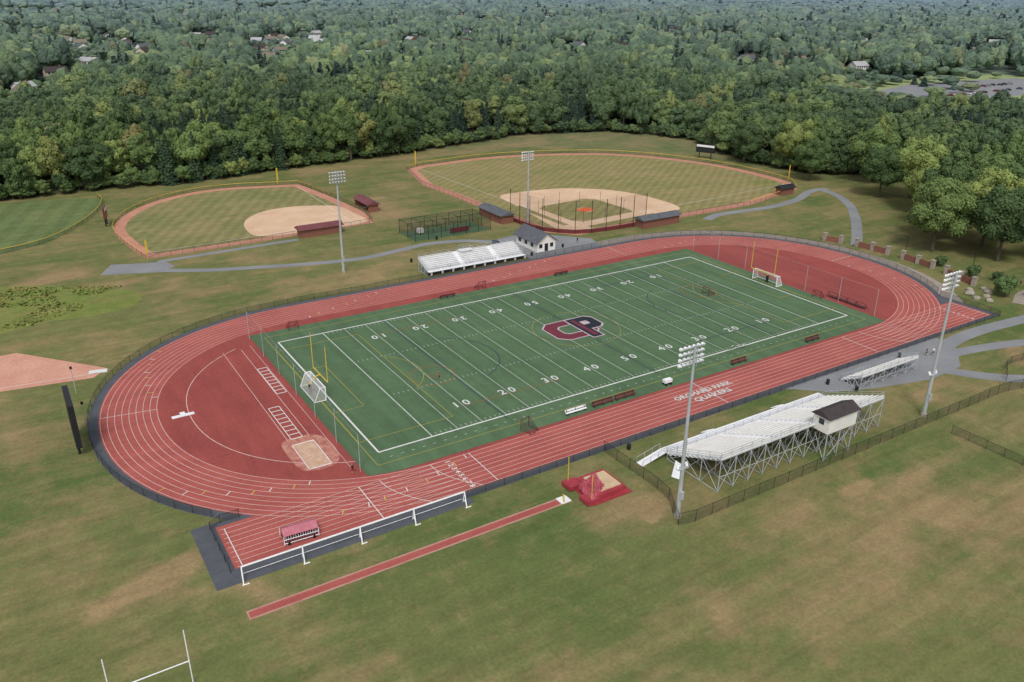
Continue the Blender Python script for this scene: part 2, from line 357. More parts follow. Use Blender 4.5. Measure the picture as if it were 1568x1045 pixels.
ring(octo(cx,cy,5.3,4.8,1.9),octo(cx,cy,2.2,1.9,.8),.092,LOGOP); ring(octo(cx,cy,5.0,4.5,1.8),octo(cx,cy,2.5,2.2,.9),.096,LOGOR)
P=[(55.2,yc-5.6),(57.6,yc-5.6),(57.6,yc-1.6),(60,yc-1.6),(61.2,yc-.4),(61.2,yc+3.4),(60,yc+4.6),(55.2,yc+4.6)]
b.poly([( -.3 + x if x<57 else x+.3, y+( -.3 if y<yc else .3)) for x,y in P],.100,LOGOP); b.poly(P,.104,LOGOK)
b.poly([(57.4,yc+.7),(58.9,yc+.7),(59.2,yc+1.0),(59.2,yc+2.2),(58.9,yc+2.5),(57.4,yc+2.5)],.108,LOGOP)
b.poly([(56.0,yc-4.8),(57.0,yc-4.8),(57.0,yc+3.8),(56.0,yc+3.8)],.108,LOGOR)
b.obj('midfield_logo',fld)

def football_post(x,y,sgn,name='football_goalpost'):
    b=MB(); b.tube((x-sgn*2,y,0),(x-sgn*2,y,1.8),.14,YELL,n=8); b.tube((x-sgn*2,y,1.8),(x-sgn*.6,y,3.05),.13,YELL,n=8); b.tube((x-sgn*.6,y,3.05),(x,y,3.05),.12,YELL)
    b.tube((x,y-3.56,3.05),(x,y+3.56,3.05),.1,YELL)
    for s in (-1,1): b.tube((x,y+s*3.56,3.05),(x,y+s*3.56,9.6),.07,YELL)
    b.tube((x-sgn*2,y,.02),(x-sgn*2,y,1.7),.3,DARK,n=8); return b.obj(name)
football_post(0,yc,1); football_post(FL,yc,-1)
def soccer_goal(x,y,rz,w=7.32,h=2.44,d=2.0,frame=ALU,net=NET,r=.07,name='soccer_goal',td=.9,back=True):
    b=MB(); a=w/2
    for s in (-a,a):
        b.tube((s,0,0),(s,0,h),r,frame); b.tube((s,0,h),(s,-td,h),r*.7,frame); b.tube((s,-td,h),(s,-d,.05),r*.7,frame); b.tube((s,0,.05),(s,-d,.05),r*.7,frame)
        if net: b.add([(s,0,0),(s,0,h),(s,-td,h),(s,-d,0)],[(0,1,2,3)],net)
    b.tube((-a,0,h),(a,0,h),r,frame)
    if back: b.tube((-a,-d,.05),(a,-d,.05),r*.7,frame); b.tube((-a,-td,h),(a,-td,h),r*.5,frame)
    if net: b.add([(-a,-td,h),(a,-td,h),(a,-d,.05),(-a,-d,.05),(-a,0,h),(a,0,h)],[(0,1,2,3),(4,5,1,0)],net)
    o=b.obj(name); o.location=(x,y,.07); o.rotation_euler=(0,0,rz); return o
soccer_goal(-.7,24.0,-math.pi/2,r=.1); soccer_goal(110.8,24.4,math.pi/2,r=.1)
# white pipe barrier: open rail on splayed A-shaped legs, four bays
b=MB(); Z=2.0
for k,x in enumerate((-25.5,-18.1,-10.6,-3.1,4.5)):
    b.tube((x,-18.6,Z),(x-.15,-19.5,.03),.085,ALU); b.tube((x,-18.6,Z),(x+.1,-18.0,.03),.085,ALU); b.tube((x-.1,-19.2,.6),(x+.05,-18.15,.6),.06,ALU)
    b.tube((x-.3,-19.5,.05),(x+.5,-19.5,.05),.08,ALU)
    if k<4: b.tube((x,-18.6,Z),(x+7.45,-18.6,Z),.1,ALU); b.tube((x+.1,-18.1,.62),(x+7.4,-18.1,.62),.035,ALU)
b.obj('white_pipe_barrier')
def lax(x,y,rz): soccer_goal(x,y,rz,w=1.9,h=1.85,d=2.1,frame=MAROON,net=NETD,r=.06,td=.05,name='lacrosse_goal')
lax(4.8,53.6,math.pi); lax(50.2,55.0,math.pi); lax(22.9,-5.3,.3); lax(92.5,25.5,1.5); lax(112.9,10.8,1.8)
b=MB()
for x in (-41.4,-34.1): b.tube((x,-31.7,0),(x,-31.7,6.9),.06,ALU)
b.tube((-41.4,-31.7,3),(-34.1,-31.7,3),.065,ALU); b.obj('practice_goalpost')
def ballnet(name,pts,h=6,step=9):
    b=MB(); P=resample(pts,step)
    for p in P: b.tube((p[0],p[1],0),(p[0],p[1],h),.05,STEEL)
    b.wall(P,.1,h,NETF); b.tube((*P[0],h),(*P[-1],h),.015,STEEL); b.obj(name)
ballnet('ball_stop_net',[(-4.4,-3.5),(-4.4,53)]); ballnet('ball_stop_net',[(114.8,-3),(114.8,53)])
def bench(x,y,L,m=MAROON,rz=0,name='team_bench'):
    b=MB(); b.box(-L/2,L/2,-.22,.22,.42,.47,m); b.box(-L/2,L/2,.26,.31,.6,.95,m)
    n=max(2,int(L/2)+1)
    for t in np.linspace(-L/2+.3,L/2-.3,n): b.box(t-.04,t+.04,-.25,-.17,0,.42,DARK); b.box(t-.04,t+.04,.19,.27,0,.9,DARK); b.box(t-.04,t+.04,-.17,.19,.3,.36,DARK)
    o=b.obj(name); o.location=(x,y,.06); o.rotation_euler=(0,0,rz)
for x,L,m in ((33,4.2,ALU),(38.6,4.4,MAROON),(43.4,4.4,MAROON),(71,4,MAROON),(91.8,4,MAROON)): bench(x,-5.4,L,m)
for x in (40.5,72): bench(x,54.2,4,MAROON,math.pi)
b=MB(); b.box(-.8,.8,-.4,.4,.5,1.0,ALU); b.box(-.85,.85,-.45,.45,1.0,1.08,ALU)
for x in (-.5,.5):
    for y in (-.4,.4): b.tube((x,y-.05,.25),(x,y+.05,.25),.25,RUBBER,n=10)
o=b.obj('equipment_cart'); o.location=(53.2,-5.2,.06)
def hurdle(x,y,rz=0):
    b=MB(); b.box(-.5,.5,-.03,.03,.75,.84,WALLW)
    for s in (-.45,.45): b.tube((s,0,.02),(s,0,.78),.025,DARK); b.tube((s,0,.03),(s,.6,.03),.025,DARK)
    o=b.obj('hurdle'); o.location=(x,y,.07); o.rotation_euler=(0,0,rz)
for q in ((75.8,-.6,0),(77,-.8,.1),(74.6,-.2,.3)): hurdle(*q)
def trash(x,y):
    b=MB(); b.tube((0,0,0),(0,0,.9),.28,DARK,r2=.33,n=10); b.tube((0,0,.9),(0,0,1.02),.36,DARK,r2=.2,n=10); o=b.obj('trash_can'); o.location=(x,y,.03)
for q in ((74.6,71),(86,73),(78,-20),(99.5,-19.5),(33,-19),(45,82),(80,-24.5),(60,97)): trash(*q)

h=empty('hurdle_cart',(-17,-13.9,.05),-.06)
b=MB(); L,Wd=2.2,1.15
for x in (-L,L):
    for y in (-Wd,Wd): b.tube((x,y,.2),(x,y,1.4),.05,ALU)
b.add([(-L,-Wd,1.4),(L,-Wd,1.4),(L,0,1.9),(-L,0,1.9),(L,Wd,1.4),(-L,Wd,1.4)],[(0,1,2,3),(3,2,4,5),(0,3,5),(1,4,2)],PINK)
b.box(-L+.1,L-.1,-Wd+.1,Wd-.1,.35,.55,MAROON)
for i in range(13):
    x=-L+.3+i*.31; b.tube((x,-Wd+.2,.55),(x,-Wd+.2,1.3),.03,ALU); b.tube((x,Wd-.2,.55),(x,Wd-.2,1.3),.03,ALU); b.box(x-.03,x+.03,-Wd+.15,Wd-.15,1.2,1.32,PINK)
b.tube((-L,-Wd,.9),(L,-Wd,.9),.05,ALU); b.tube((-L,-Wd,.35),(L,-Wd,.35),.05,ALU)
for x in (-1.6,1.6):
    for y in (-Wd,Wd): b.tube((x,y-.06,.22),(x,y+.06,.22),.22,RUBBER,n=10)
o=b.obj('frame'); o.parent=h

b=MB(); b.strip([(-26.7,-24.85),(17.4,-24.85)],1.6,.012,mat('runway_edge',S(190,150,136),S(170,120,108),.5,.9)); b.strip([(-26.5,-24.85),(17.2,-24.85)],1.05,.018,RED)
b.obj('pole_vault_runway')
b=MB()
b.box(19.3,26,-28.2,-21.6,.03,.16,MATRED)
b.box(20.6,25.4,-27.5,-22.3,.16,.85,MATRED); b.box(21.4,25,-26.9,-22.9,.85,1.0,MATTAN)
b.box(18.4,20.58,-28,-26,.17,.8,MATRED); b.box(18.4,20.58,-23.8,-21.8,.17,.8,MATRED)
random.seed(3); vs=[];fs=[]
for i in range(14):
    for j in range(9):
        e=min(i,13-i,j,8-j); vs.append((18.9+i*.3+random.uniform(-.12,.12)+j*.1,-28.1+j*.52+random.uniform(-.15,.15)+i*.12,(1.02+.45*random.random()) if e>0 else .35+.4*random.random()))
for i in range(13):
    for j in range(8): a=i*9+j; fs.append((a,a+9,a+10,a+1))
b.add(vs,fs,mat('crumpled_cover',S(184,96,108),S(150,56,68),.9,.6))
for y in (-27.6,-22.1): b.tube((19.3,y,0),(19.3,y,4.6),.06,YELL); b.box(18.9,19.7,y-.35,y+.35,.161,.24,YELL)
b.obj('pole_vault_landing_mat')
b=MB(); b.box(15.8,17.4,-25.6,-24.1,.02,.14,ALU); b.tube((16.2,-25.5,.3),(17,-24.2,.4),.12,YELL); b.obj('pole_vault_box')

# ------------------------------------------------------------ bleachers
def bleacher(name,x0,x1,yf,yb,z0,z1,rows,rails=True,panel=None,aisles=()):
    e=empty(name); b=MB(); dy=(yb-yf)/rows; dz=(z1-z0)/(rows-1)
    for i in range(rows):
        ya=yf+i*dy; za=z0+dz*i
        y0,y1=sorted((ya,ya+dy*.995)); b.box(x0,x1,y0,y1,za-.06,za,ALU)
        b.box(x0,x1,ya+dy-.012,ya+dy+.012,za+.004,za+dz-.07,ALU)
        segs=[x0]+[v for a in aisles for v in (a,a+1.3)]+[x1]
        for k in range(0,len(segs),2):
            y0,y1=sorted((ya+dy*.56,ya+dy*.94)); b.box(segs[k],segs[k+1],y0,y1,za+.36,za+.42,WALLW)
    b.obj('seating_rows',e)
    b=MB(); n=int((x1-x0)/3)+1
    for x in np.linspace(x0+.1,x1-.1,n):
        for t in (0,.33,.66,1):
            y=yf+(yb-yf)*t; zz=z0+(z1-z0)*t; b.tube((x,y,0),(x,y,zz-.1),.07,STEEL)
            if t>0:
                y2=yf+(yb-yf)*(t-.33); z2=z0+(z1-z0)*(t-.33); b.tube((x,y,.1),(x,y2,max(z2-.15,.2)),.045,STEEL); b.tube((x,y,zz-.15),(x,y2,.1),.04,STEEL)
        b.tube((x,yf,z0-.15),(x,yb,z1-.15),.08,STEEL); b.tube((x,yf,.08),(x,yb,.08),.06,STEEL)
    xs=np.linspace(x0+.1,x1-.1,n)
    for a,c in zip(xs[:-1],xs[1:]):
        b.tube((a,yb,.1),(c,yb,z1-.3),.04,STEEL); b.tube((c,yb,.1),(a,yb,z1-.3),.04,STEEL)
    for t in (.5,1): b.tube((x0,yb,z1*t-.15),(x1,yb,z1*t-.15),.05,STEEL)
    b.obj('support_frame',e)
    if rails:
        b=MB()
        def rail(p,q,h=1.1):
            n=max(1,int(math.dist(p,q)/2)); p=Vector(p);q=Vector(q)
            for k in range(n+1):
                r=p+(q-p)*k/n; b.tube(r,r+Vector((0,0,h)),.035,STEEL,n=5)
            for hh in (h,h*.66,h*.33): b.tube(p+Vector((0,0,hh)),q+Vector((0,0,hh)),.03,STEEL,n=5)
        rail((x0,yb,z1),(x1,yb,z1)); rail((x0,yf,z0),(x0,yb,z1)); rail((x1,yf,z0),(x1,yb,z1)); rail((x0,yf,z0),(x1,yf,z0),.9)
        b.obj('guard_rails',e)
    if panel: 
        b=MB(); b.box(x0,x1,yf-.06,yf-.02,0.1,z0-.1,panel); b.obj('front_panel',e)
    return e
gs=bleacher('grandstand',36,72,-24.2,-34.6,1.1,5.3,12,aisles=(46,54.5,63))
b=MB()
b.box(36,72,-24.15,-22.6,1.0,1.08,ALU)
for x in (46,62):
    for k in range(5): b.box(x,x+1.5,-22.55+k*.3,-22.3+k*.3,1.0-k*.2-.06,1.0-k*.2,ALU)
b.add([(35.95,-24.0,1.06),(35.95,-22.6,1.06),(31.5,-22.6,.05),(31.5,-24.0,.05)],[(0,1,2,3)],ALU)
b.add([(35.9,-27.6,.9),(35.9,-26.2,.9),(33.3,-28.2,.05),(33.9,-29.6,.05)],[(0,1,2,3)],ALU)
for y in (-24.0,-22.6):
    b.tube((35.95,y,2.0),(31.5,y,1.0),.04,STEEL)
    for t in (0,.33,.66,1): b.tube((35.95-4.45*t,y,1.06-t),(35.95-4.45*t,y,2.0-t),.035,STEEL)
for x in np.arange(37,72,2.4): b.tube((x,-22.7,0),(x,-22.7,1.0),.05,STEEL)
b.obj('front_walkway',gs)
pb=empty('press_box'); pb.parent=gs
b=MB(); x0,x1,y0,y1,z0,z1=55.4,61.8,-37.0,-34.2,4.7,7.2
b.box(x0,x1,y0,y1,z0,z1,WALLW)
for k in range(4): b.box(x0+.4+k*1.5,x0+1.6+k*1.5,y1+.002,y1+.03,z0+1.1,z0+2.1,GLASS)
b.box(x0-.03,x0-.002,y0+.9,y0+1.8,z0+1.2,z0+2.1,GLASS)
for k in range(9): b.box(x0+.05,x1-.05,y0-.012,y0-.002,z0+.25+k*.25,z0+.27+k*.25,STEEL)
b.obj('walls',pb)
b=MB(); ym=(y0+y1)/2; e=.35
b.add([(x0-e,y0-e,z1+.01),(x1+e,y0-e,z1+.01),(x1+e,y1+e,z1+.01),(x0-e,y1+e,z1+.01),(x0-e,ym,z1+.95),(x1+e,ym,z1+.95)],[(0,1,5,4),(2,3,4,5),(0,4,3),(1,2,5),(3,2,1,0)],ROOFB)
b.obj('roof',pb)
b=MB()
for x in (x0+.3,x1-.3,58.6):
    b.tube((x,y0+.2,0),(x,y0+.2,z0),.09,STEEL)
    b.tube((x,y0+.2,.1),(x,-34.6,4),.05,STEEL); b.tube((x,y0+.2,z0-.1),(x,-34.6,.1),.05,STEEL)
b.tube((x0+.3,y0+.2,.1),(x1-.3,y0+.2,z0-.1),.05,STEEL); b.tube((x1-.3,y0+.2,.1),(x0+.3,y0+.2,z0-.1),.05,STEEL)
b.obj('supports',pb)
bleacher('small_bleachers',81,97.5,-20.4,-24.4,.5,2.4,6)
fs_=bleacher('visitor_bleachers',43.6,71.6,70.2,75.2,1.2,3.1,8,panel=DARK,aisles=(53,63))
b=MB(); b.box(43.6,71.6,69.2,70.1,1.1,1.18,ALU)
for x in np.arange(44,71.5,3): b.box(x,x+.5,69.12,69.18,.3,1.0,ALU)
b.obj('walkway',fs_)
b=MB(); b.box(55,58.5,73.8,75.6,3.5,3.6,ALU)
for x in (55.1,58.4):
    for y in (73.9,75.5): b.tube((x,y,3.6),(x,y,4.6),.05,STEEL)
for zz in (4.1,4.6): 
    b.tube((55.1,73.9,zz),(58.4,73.9,zz),.04,STEEL); b.tube((55.1,75.5,zz),(58.4,75.5,zz),.04,STEEL)
b.obj('camera_platform',fs_)

def light_pole(x,y,h,face,side=True):
    e=empty('stadium_light_pole',(x,y,0)); b=MB(); b.tube((0,0,0),(0,0,h),.32,STEEL,r2=.15,n=12); b.tube((0,0,0),(0,0,.5),.5,TANST,n=12)
    b.box(-.25,.25,-.55,-.3,3,4.2,STEEL); b.obj('shaft',e)
    b=MB()
    for k in range(4):
        z=h-.2-k*.75; w=1.8; b.tube((-w,face*.15,z),(w,face*.15,z),.06,STEEL)
        for x2 in np.linspace(-w,w,6):
            b.tube((x2,face*.2,z-.02),(x2,face*.6,z-.16),.12,ALU,r2=.26,n=9); b.tube((x2,face*.605,z-.165),(x2,face*.62,z-.17),.24,STEEL,n=9)
    for x2 in (-.6,.6): b.tube((x2,face*.12,h),(x2,face*.12,h-2.6),.05,STEEL)
    b.obj('floodlights',e)
    if side:
        b=MB(); b.box(-.9,.9,-.3,.3,7.6,7.68,STEEL)
        for x2 in (-.8,.8): b.tube((x2,0,7.7),(x2,face*.3,8.2),.2,ALU)
        b.obj('speakers',e)
light_pole(27.1,82.9,25,-1,False); light_pole(90.2,96.9,21.7,1,False); light_pole(27.3,-36,25,1); light_pole(81.9,-36.1,25,1)

def scoreboard(name,x,y,rz,w,zb,zt,col,d=.6):
    e=empty(name,(x,y,0),rz); b=MB()
    for s in (-w*.32,w*.32): b.tube((s,.1,0),(s,.1,zt-.2),.2,DARK,n=8)
    b.obj('posts',e)
    b=MB(); b.box(-w/2,w/2,-d/2,d/2,zb,zt,col); b.box(-w/2+.15,w/2-.15,-d/2-.02,-d/2-.003,zt-(zt-zb)*.3,zt-.12,ALU)
    for k in range(4): b.box(-w/2+.5+k*w*.23,-w/2+.5+k*w*.23+w*.15,-d/2-.02,-d/2-.003,zb+(zt-zb)*.15,zb+(zt-zb)*.5,GLASS)
    b.obj('panel',e)
scoreboard('football_scoreboard',-38.2,25.5,math.pi/2,8.0,1.6,8.6,DARK,.8)
scoreboard('softball_scoreboard',-15.8,159,1.35,5,2.2,5.4,MAROON); scoreboard('baseball_scoreboard',211,147,-1.15,8,2.4,5.6,DARK)
for y in (30,45):
    b=MB(); b.tube((-36.4,y,0),(-36.4,y,5),.06,STEEL); b.box(-36.6,-36.2,y-.15,y+.15,4.7,5.1,DARK); b.obj('loudspeaker_post')

# ------------------------------------------------------------ ball fields
BBP=[(97,80.6),(132,80.3),(166.4,80.5)]+smooth([(198.6,88.5),(206.8,102.8),(204.6,139.5),(182.6,175.5),(140,193.2),(102.4,192)],8)+[(93.8,187.5),(87,160),(88.4,141),(88.7,118),(90,88)]
bb=empty('baseball_field')
b=MB(); b.poly(BBP,.008,WARN); b.obj('warning_track',bb)
b=MB(); b.poly(inset(BBP,3.8),.014,BBGRASS); b.obj('outfield',bb)
b=MB(); b.poly(smooth([(100,82.5),(106,84.5),(124,86.5),(143,88.5),(145.5,104),(142,118),(134,127),(124,132.5),(110,134),(102,132),(100,120),(97,100),(95.5,88)],6,True),.020,DIRT); b.obj('infield_dirt',bb)
b=MB(); b.poly([(107.5,91.5),(127.5,93.2),(128.4,96),(127.6,112.5),(124.6,115.2),(107,113.5),(104.2,111.4),(104.4,94.4)],.026,BBGRASS)
b.poly([(99,91),(101,91),(101,118),(98.6,118)],.026,BBGRASS); b.poly([(105,84.6),(132,87),(132,88.8),(105,87)],.026,BBGRASS); b.obj('infield_grass',bb)
b=MB(); b.poly([(116+2.8*math.cos(t),103+2.8*math.sin(t)) for t in np.linspace(0,6.28,24)[:-1]],.032,DIRT)
b.strip([(103,90),(130,91.5)],.14,.034,WHITE); b.strip([(130,91.5),(205,96.5)],.14,.034,WHITE); b.strip([(102.4,90.6),(98.5,186)],.14,.034,WHITE)
for p in ((129.5,91.8),(129,118),(101.6,117)): b.box(p[0]-.3,p[0]+.3,p[1]-.3,p[1]+.3,.03,.12,WHITE)
b.obj('mound_and_lines',bb)
b=MB(); b.add([(113.6,100.6,.1),(118.6,101,.1),(118.4,105.2,.1),(113.4,105,.1),(116,103,.45)],[(0,1,4),(1,2,4),(2,3,4),(3,0,4)],ORANGE); b.obj('mound_tarp')
fence('outfield_fence',BBP[2:-4],1.4,3.5,top=YELL,tr=.09,link=LINK2)
fence('ballfield_fence',BBP[-5:]+[BBP[-1]],1.4,3,top=MAROON,tr=.05,link=LINK2); fence('ballfield_fence',[(112,80.4),(132,80.3),(166.4,80.5)],1.4,3,top=MAROON,tr=.05,link=LINK2)
bk=smooth([(88.6,104),(89.5,92),(94,84.5),(100,80.8),(112,79.6),(121,79.8)],4); b=MB(); P=resample(bk,5)
for p in P: b.tube((*p,0),(*p,9.5),.1,DARK)
b.wall(P,1.2,9.5,NETD); b.wall(P,0,1.2,MAROON)
b.obj('backstop_net')
b=MB()
for t in np.linspace(0,2*math.pi,13)[:-1]:
    x,y=113+14*math.cos(t),101+12*math.sin(t); b.tube((x,y,0),(x,y,4),.05,DARK)
b.obj('infield_net_posts')
SBP=[(52,122.4),(54.6,136),(53,160)]+smooth([(50,183.5),(22.8,190.4),(4.6,184.3),(-7.8,171.6),(-14.9,154.2),(-14.6,136),(-12,119)],8)+[(19.6,119.8)]
sb=empty('softball_field')
b=MB(); b.poly(SBP,.008,WARN); b.obj('warning_track',sb)
b=MB(); b.poly(inset(SBP,3.2),.014,SBGRASS); b.obj('outfield',sb)
b=MB(); b.poly(smooth([(50.5,124.5),(51.5,134),(50.5,146),(46,150),(38,153.2),(28,152),(20.5,144.5),(17.5,134),(19.5,124.5),(35,123)],6,True),.020,DIRT); b.obj('infield_dirt',sb)
b=MB(); b.strip([(47,127),(-12,124)],.13,.026,WHITE); b.strip([(47,127),(48.5,182)],.13,.026,WHITE)
b.box(46.7,47.3,126.7,127.3,.02,.06,WHITE); b.obj('foul_lines',sb)
fence('outfield_fence',SBP[2:-2]+[(-12,119)],1.3,3.5,top=YELL,tr=.07,link=LINK2); fence('ballfield_fence',[(-12,119),(19.6,119.8),(52,122.4),(54.6,136),(53,160),(50,183.5)],1.4,3,top=MAROON,tr=.05,link=LINK2)
b=MB(); b.poly(smooth([(-60,138),(-43,142.6),(-32,148.5),(-22,165)],4)+smooth([(-15.8,178),(-13.2,190),(-13.6,197.5)],4)+[(-41,204),(-90,206),(-90,138)],.010,LFGRASS); b.obj('left_outfield_grass')
lf=smooth([(-75,136),(-60,138),(-43,142.6),(-32,148.5),(-22,163),(-15.6,178),(-13,190),(-13.4,197.5)],5); fence('outfield_fence',lf,1.3,3.5,top=YELL,tr=.08,link=LINK)
def foulpole(x,y,h=7.5):
    b=MB(); b.tube((x,y,0),(x,y,h),.1,YELL,n=8); b.box(x+.1,x+.4,y-.02,y+.02,1.5,h-.1,YELL); b.obj('foul_pole')
foulpole(43.3,186.6,6); foulpole(99.5,191.5,6); foulpole(206.5,99.4,6); foulpole(-11.8,119,5)
def dugout(x0,x1,y0,y1,h,roofm,open_='+y',ridge='x'):
    e=empty('dugout'); b=MB(); t=.25
    S_={'-y':(x0,x1,y0,y0+t),'+y':(x0,x1,y1-t,y1),'-x':(x0,x0+t,y0+t,y1-t),'+x':(x1-t,x1,y0+t,y1-t)}
    for k,v in S_.items():
        if k==open_: continue
        b.box(*v,0,h,BRICK if roofm is not MAROON else MAROON)
    b.box(x0+.5,x1-.5,(y0+y1)/2-.2,(y0+y1)/2+.2,.4,.5,ALU); b.obj('walls',e)
    b=MB(); o=.6; h+=.01
    if ridge=='x': ym=(y0+y1)/2; V=[(x0-o,y0-o,h),(x1+o,y0-o,h),(x1+o,y1+o,h),(x0-o,y1+o,h),(x0-o,ym,h+1.0),(x1+o,ym,h+1.0)]
    else: xm=(x0+x1)/2; V=[(x1+o,y0-o,h),(x1+o,y1+o,h),(x0-o,y1+o,h),(x0-o,y0-o,h),(xm,y0-o,h+1.0),(xm,y1+o,h+1.0)]
    b.add(V,[(0,1,5,4),(2,3,4,5),(0,4,3),(1,2,5),(3,2,1,0)],roofm); b.obj('roof',e)
MROOF=mat('maroon_roof',S(120,72,76),S(104,60,64),.6,.6)
dugout(28,40,117,120.2,2.3,MROOF,'+y'); dugout(55.4,58.8,134,145,2.4,MROOF,'-x','y')
dugout(83.9,88.2,101.5,114.5,2.5,ROOFG,'+x','y'); dugout(117,131,76,79.9,2.5,ROOFG,'+y'); dugout(186,192,84.6,87.6,2.3,DARK,'+y')
b=MB()
for x in np.linspace(54,78,7):
    for y in (98,103,108.5): b.tube((x,y,0),(x,y,3.9),.08,DARK)
    b.tube((x,98,3.9),(x,108.5,3.9),.06,DARK)
for y in (98,103,108.5): b.tube((54,y,3.9),(78,y,3.9),.06,DARK); b.wall([(54,y),(78,y)],.1,3.85,NETD)
b.wall([(54,98),(54,108.5)],.1,3.85,NETD); b.wall([(78,98),(78,108.5)],.1,3.85,NETD); b.poly([(54,98),(78,98),(78,108.5),(54,108.5)],.012,mat('cage_turf',S(84,110,80),None,.5,.9)); b.poly([(54,98),(78,98),(78,108.5),(54,108.5)],3.88,NETD)
b.box(66,72,100,100.2,.3,1.6,MAROON); b.box(58,59.5,104,105.5,.3,1.6,WALLW)
b.obj('batting_cage')
cb=empty('concession_building'); b=MB(); x0,x1,y0,y1,h=77.4,83.2,72.6,83.2,2.8
b.box(x0,x1,y0,y1,0,h,WALLW); xm=(x0+x1)/2
b.add([(x0,y0,h),(x1,y0,h),(xm,y0,h+2.1)],[(0,1,2)],WALLW); b.add([(x0,y1,h),(x1,y1,h),(xm,y1,h+2.1)],[(1,0,2)],WALLW)
b.obj('walls',cb)
b=MB(); o=.6; r=.12
for s,xa in ((-1,x0-o),(1,x1+o)):
    zz=h-o*2.1/2.9
    b.add([(xa,y0-o,zz),(xa,y1+o,zz),(xm,y1+o,h+2.12),(xm,y0-o,h+2.12),(xa,y0-o,zz+r),(xa,y1+o,zz+r),(xm,y1+o,h+2.12+r),(xm,y0-o,h+2.12+r)],[(0,1,2,3),(7,6,5,4),(0,4,5,1),(0,3,7,4),(1,5,6,2)],ROOFG)
b.obj('roof',cb)
b=MB(); b.box(xm-.55,xm+.55,y0-.04,y0-.003,0.02,2.1,DARK); b.box(xm+1.2,xm+2.2,y0-.04,y0-.003,1,2.1,GLASS); b.box(xm-2.3,xm-1.3,y0-.04,y0-.003,1,2.1,GLASS)
for y in (74.5,77.5,80.5): b.box(x0-.04,x0-.003,y,y+1.3,1,2.1,GLASS)
b.obj('doors_and_windows',cb)
b=MB(); b.box(70.5,72,83,84.6,0,1.2,mat('blue_bin',S(40,80,130))); b.box(70.4,72.1,82.9,84.7,1.21,1.3,DARK); b.obj('storage_bin')

# ------------------------------------------------------------ paths
b=MB()
b.strip(smooth([(-12,108),(0,101.5),(11,97.6),(24,93.5),(36,91.5),(46,92.8),(56,94.5),(66,92),(73,87.5),(84,88),(93,78)],6),2.6,.012,ASPHL)
b.poly([(-24,111),(-11.3,106.2),(-7,109),(-8.4,114.5),(-13,115.5),(-20.5,118.5)],.016,ASPHL)
b.strip([(-10,115),(20,116.3),(27,116.4)],2.0,.015,ASPHL)
b.strip(smooth([(141,74.5),(150,77),(170,75.5),(186,78),(200,84),(209,84)],6),3.0,.012,ASPHL); b.strip(smooth([(206,86),(203.5,76),(195,64),(182,52),(168,41),(157,33)],6),3.0,.018,ASPHL)
b.strip(smooth([(108,-22),(118,-20),(130,-20),(150,-22),(175,-24)],5),3.2,.016,ASPHL); b.strip(smooth([(104,-23),(115,-24.5),(128,-28),(150,-36)],5),2.8,.018,ASPHL)
b.strip(smooth([(100,-25),(106,-33),(112,-38),(125,-46)],5),3.2,.020,ASPHL); b.poly([(70,-17.2),(115,-17.2),(113,-23),(106,-28),(96,-28.5),(84,-25.5),(76,-22.5)],.022,ASPHL)
b.strip(smooth([(150,-16),(158,-13),(170,-14)],5),4,.014,BRICKW)
b.obj('path')
wk=[i for i in range(len(BCs)) if (BCs[i][0]>78 and BCs[i][1]>60) or (BCs[i][0]>105 and BCs[i][1]>-10)]
b=MB(); b.strip(np.array([BCs[i]-NI[i]*3.4 for i in wk]),4.4,.006,BRICKW); b.obj('paved_walkway')
b=MB(); b.poly([(73,68.6),(96,68.6),(98,76),(88,87),(74,87),(72.5,80)],.020,ASPHL); b.obj('concession_pavement')
b=MB(); b.poly(smooth([(-80,114),(-45,113.5),(-32,106),(-19,95),(-20,86),(-28,83),(-38,84),(-50,81),(-80,80)],5,True)[::-1],.01,MEADOW)
b.obj('meadow_basin')
b=MB(); b.poly([(-70,69.5),(-44,69.5),(-30.5,53.5),(-33,50.2),(-48,52.5),(-70,46)],.012,PUTD); b.strip([(-33.5,53),(-30.5,52.4)],1.6,.02,WHITE); b.strip([(-48,54),(-32,52)],.12,.02,WHITE); b.obj('shot_put_sector')
b=MB(); random.seed(5)
for i in range(6000):
    x=random.uniform(-70,-21); y=random.uniform(82,111)
    if abs(x+42)/26+abs(y-97)/14>1.02: continue
    if mn.noise(Vector((x*.1,y*.1,1)))<-.1: continue
    a=random.uniform(0,6.28); hh=random.uniform(.06,.4); w=random.uniform(.15,.45); dx,dy=w*math.cos(a),w*math.sin(a)
    b.add([(x-dx,y-dy,.02),(x+dx,y+dy,.02),(x+dx*.5-dy,y+dy*.5+dx,hh),(x-dx*.6-dy,y-dy*.6+dx,hh*.9)],[(0,1,2,3)],MEADOW)
b.obj('meadow_weeds')

# ------------------------------------------------------------ fences near track
o15=BCs-NI*1.7
good=[i for i,p in enumerate(o15) if not ((p[1]<-4.5 and p[0]<30) or p[1]<-2 and p[0]>30)]
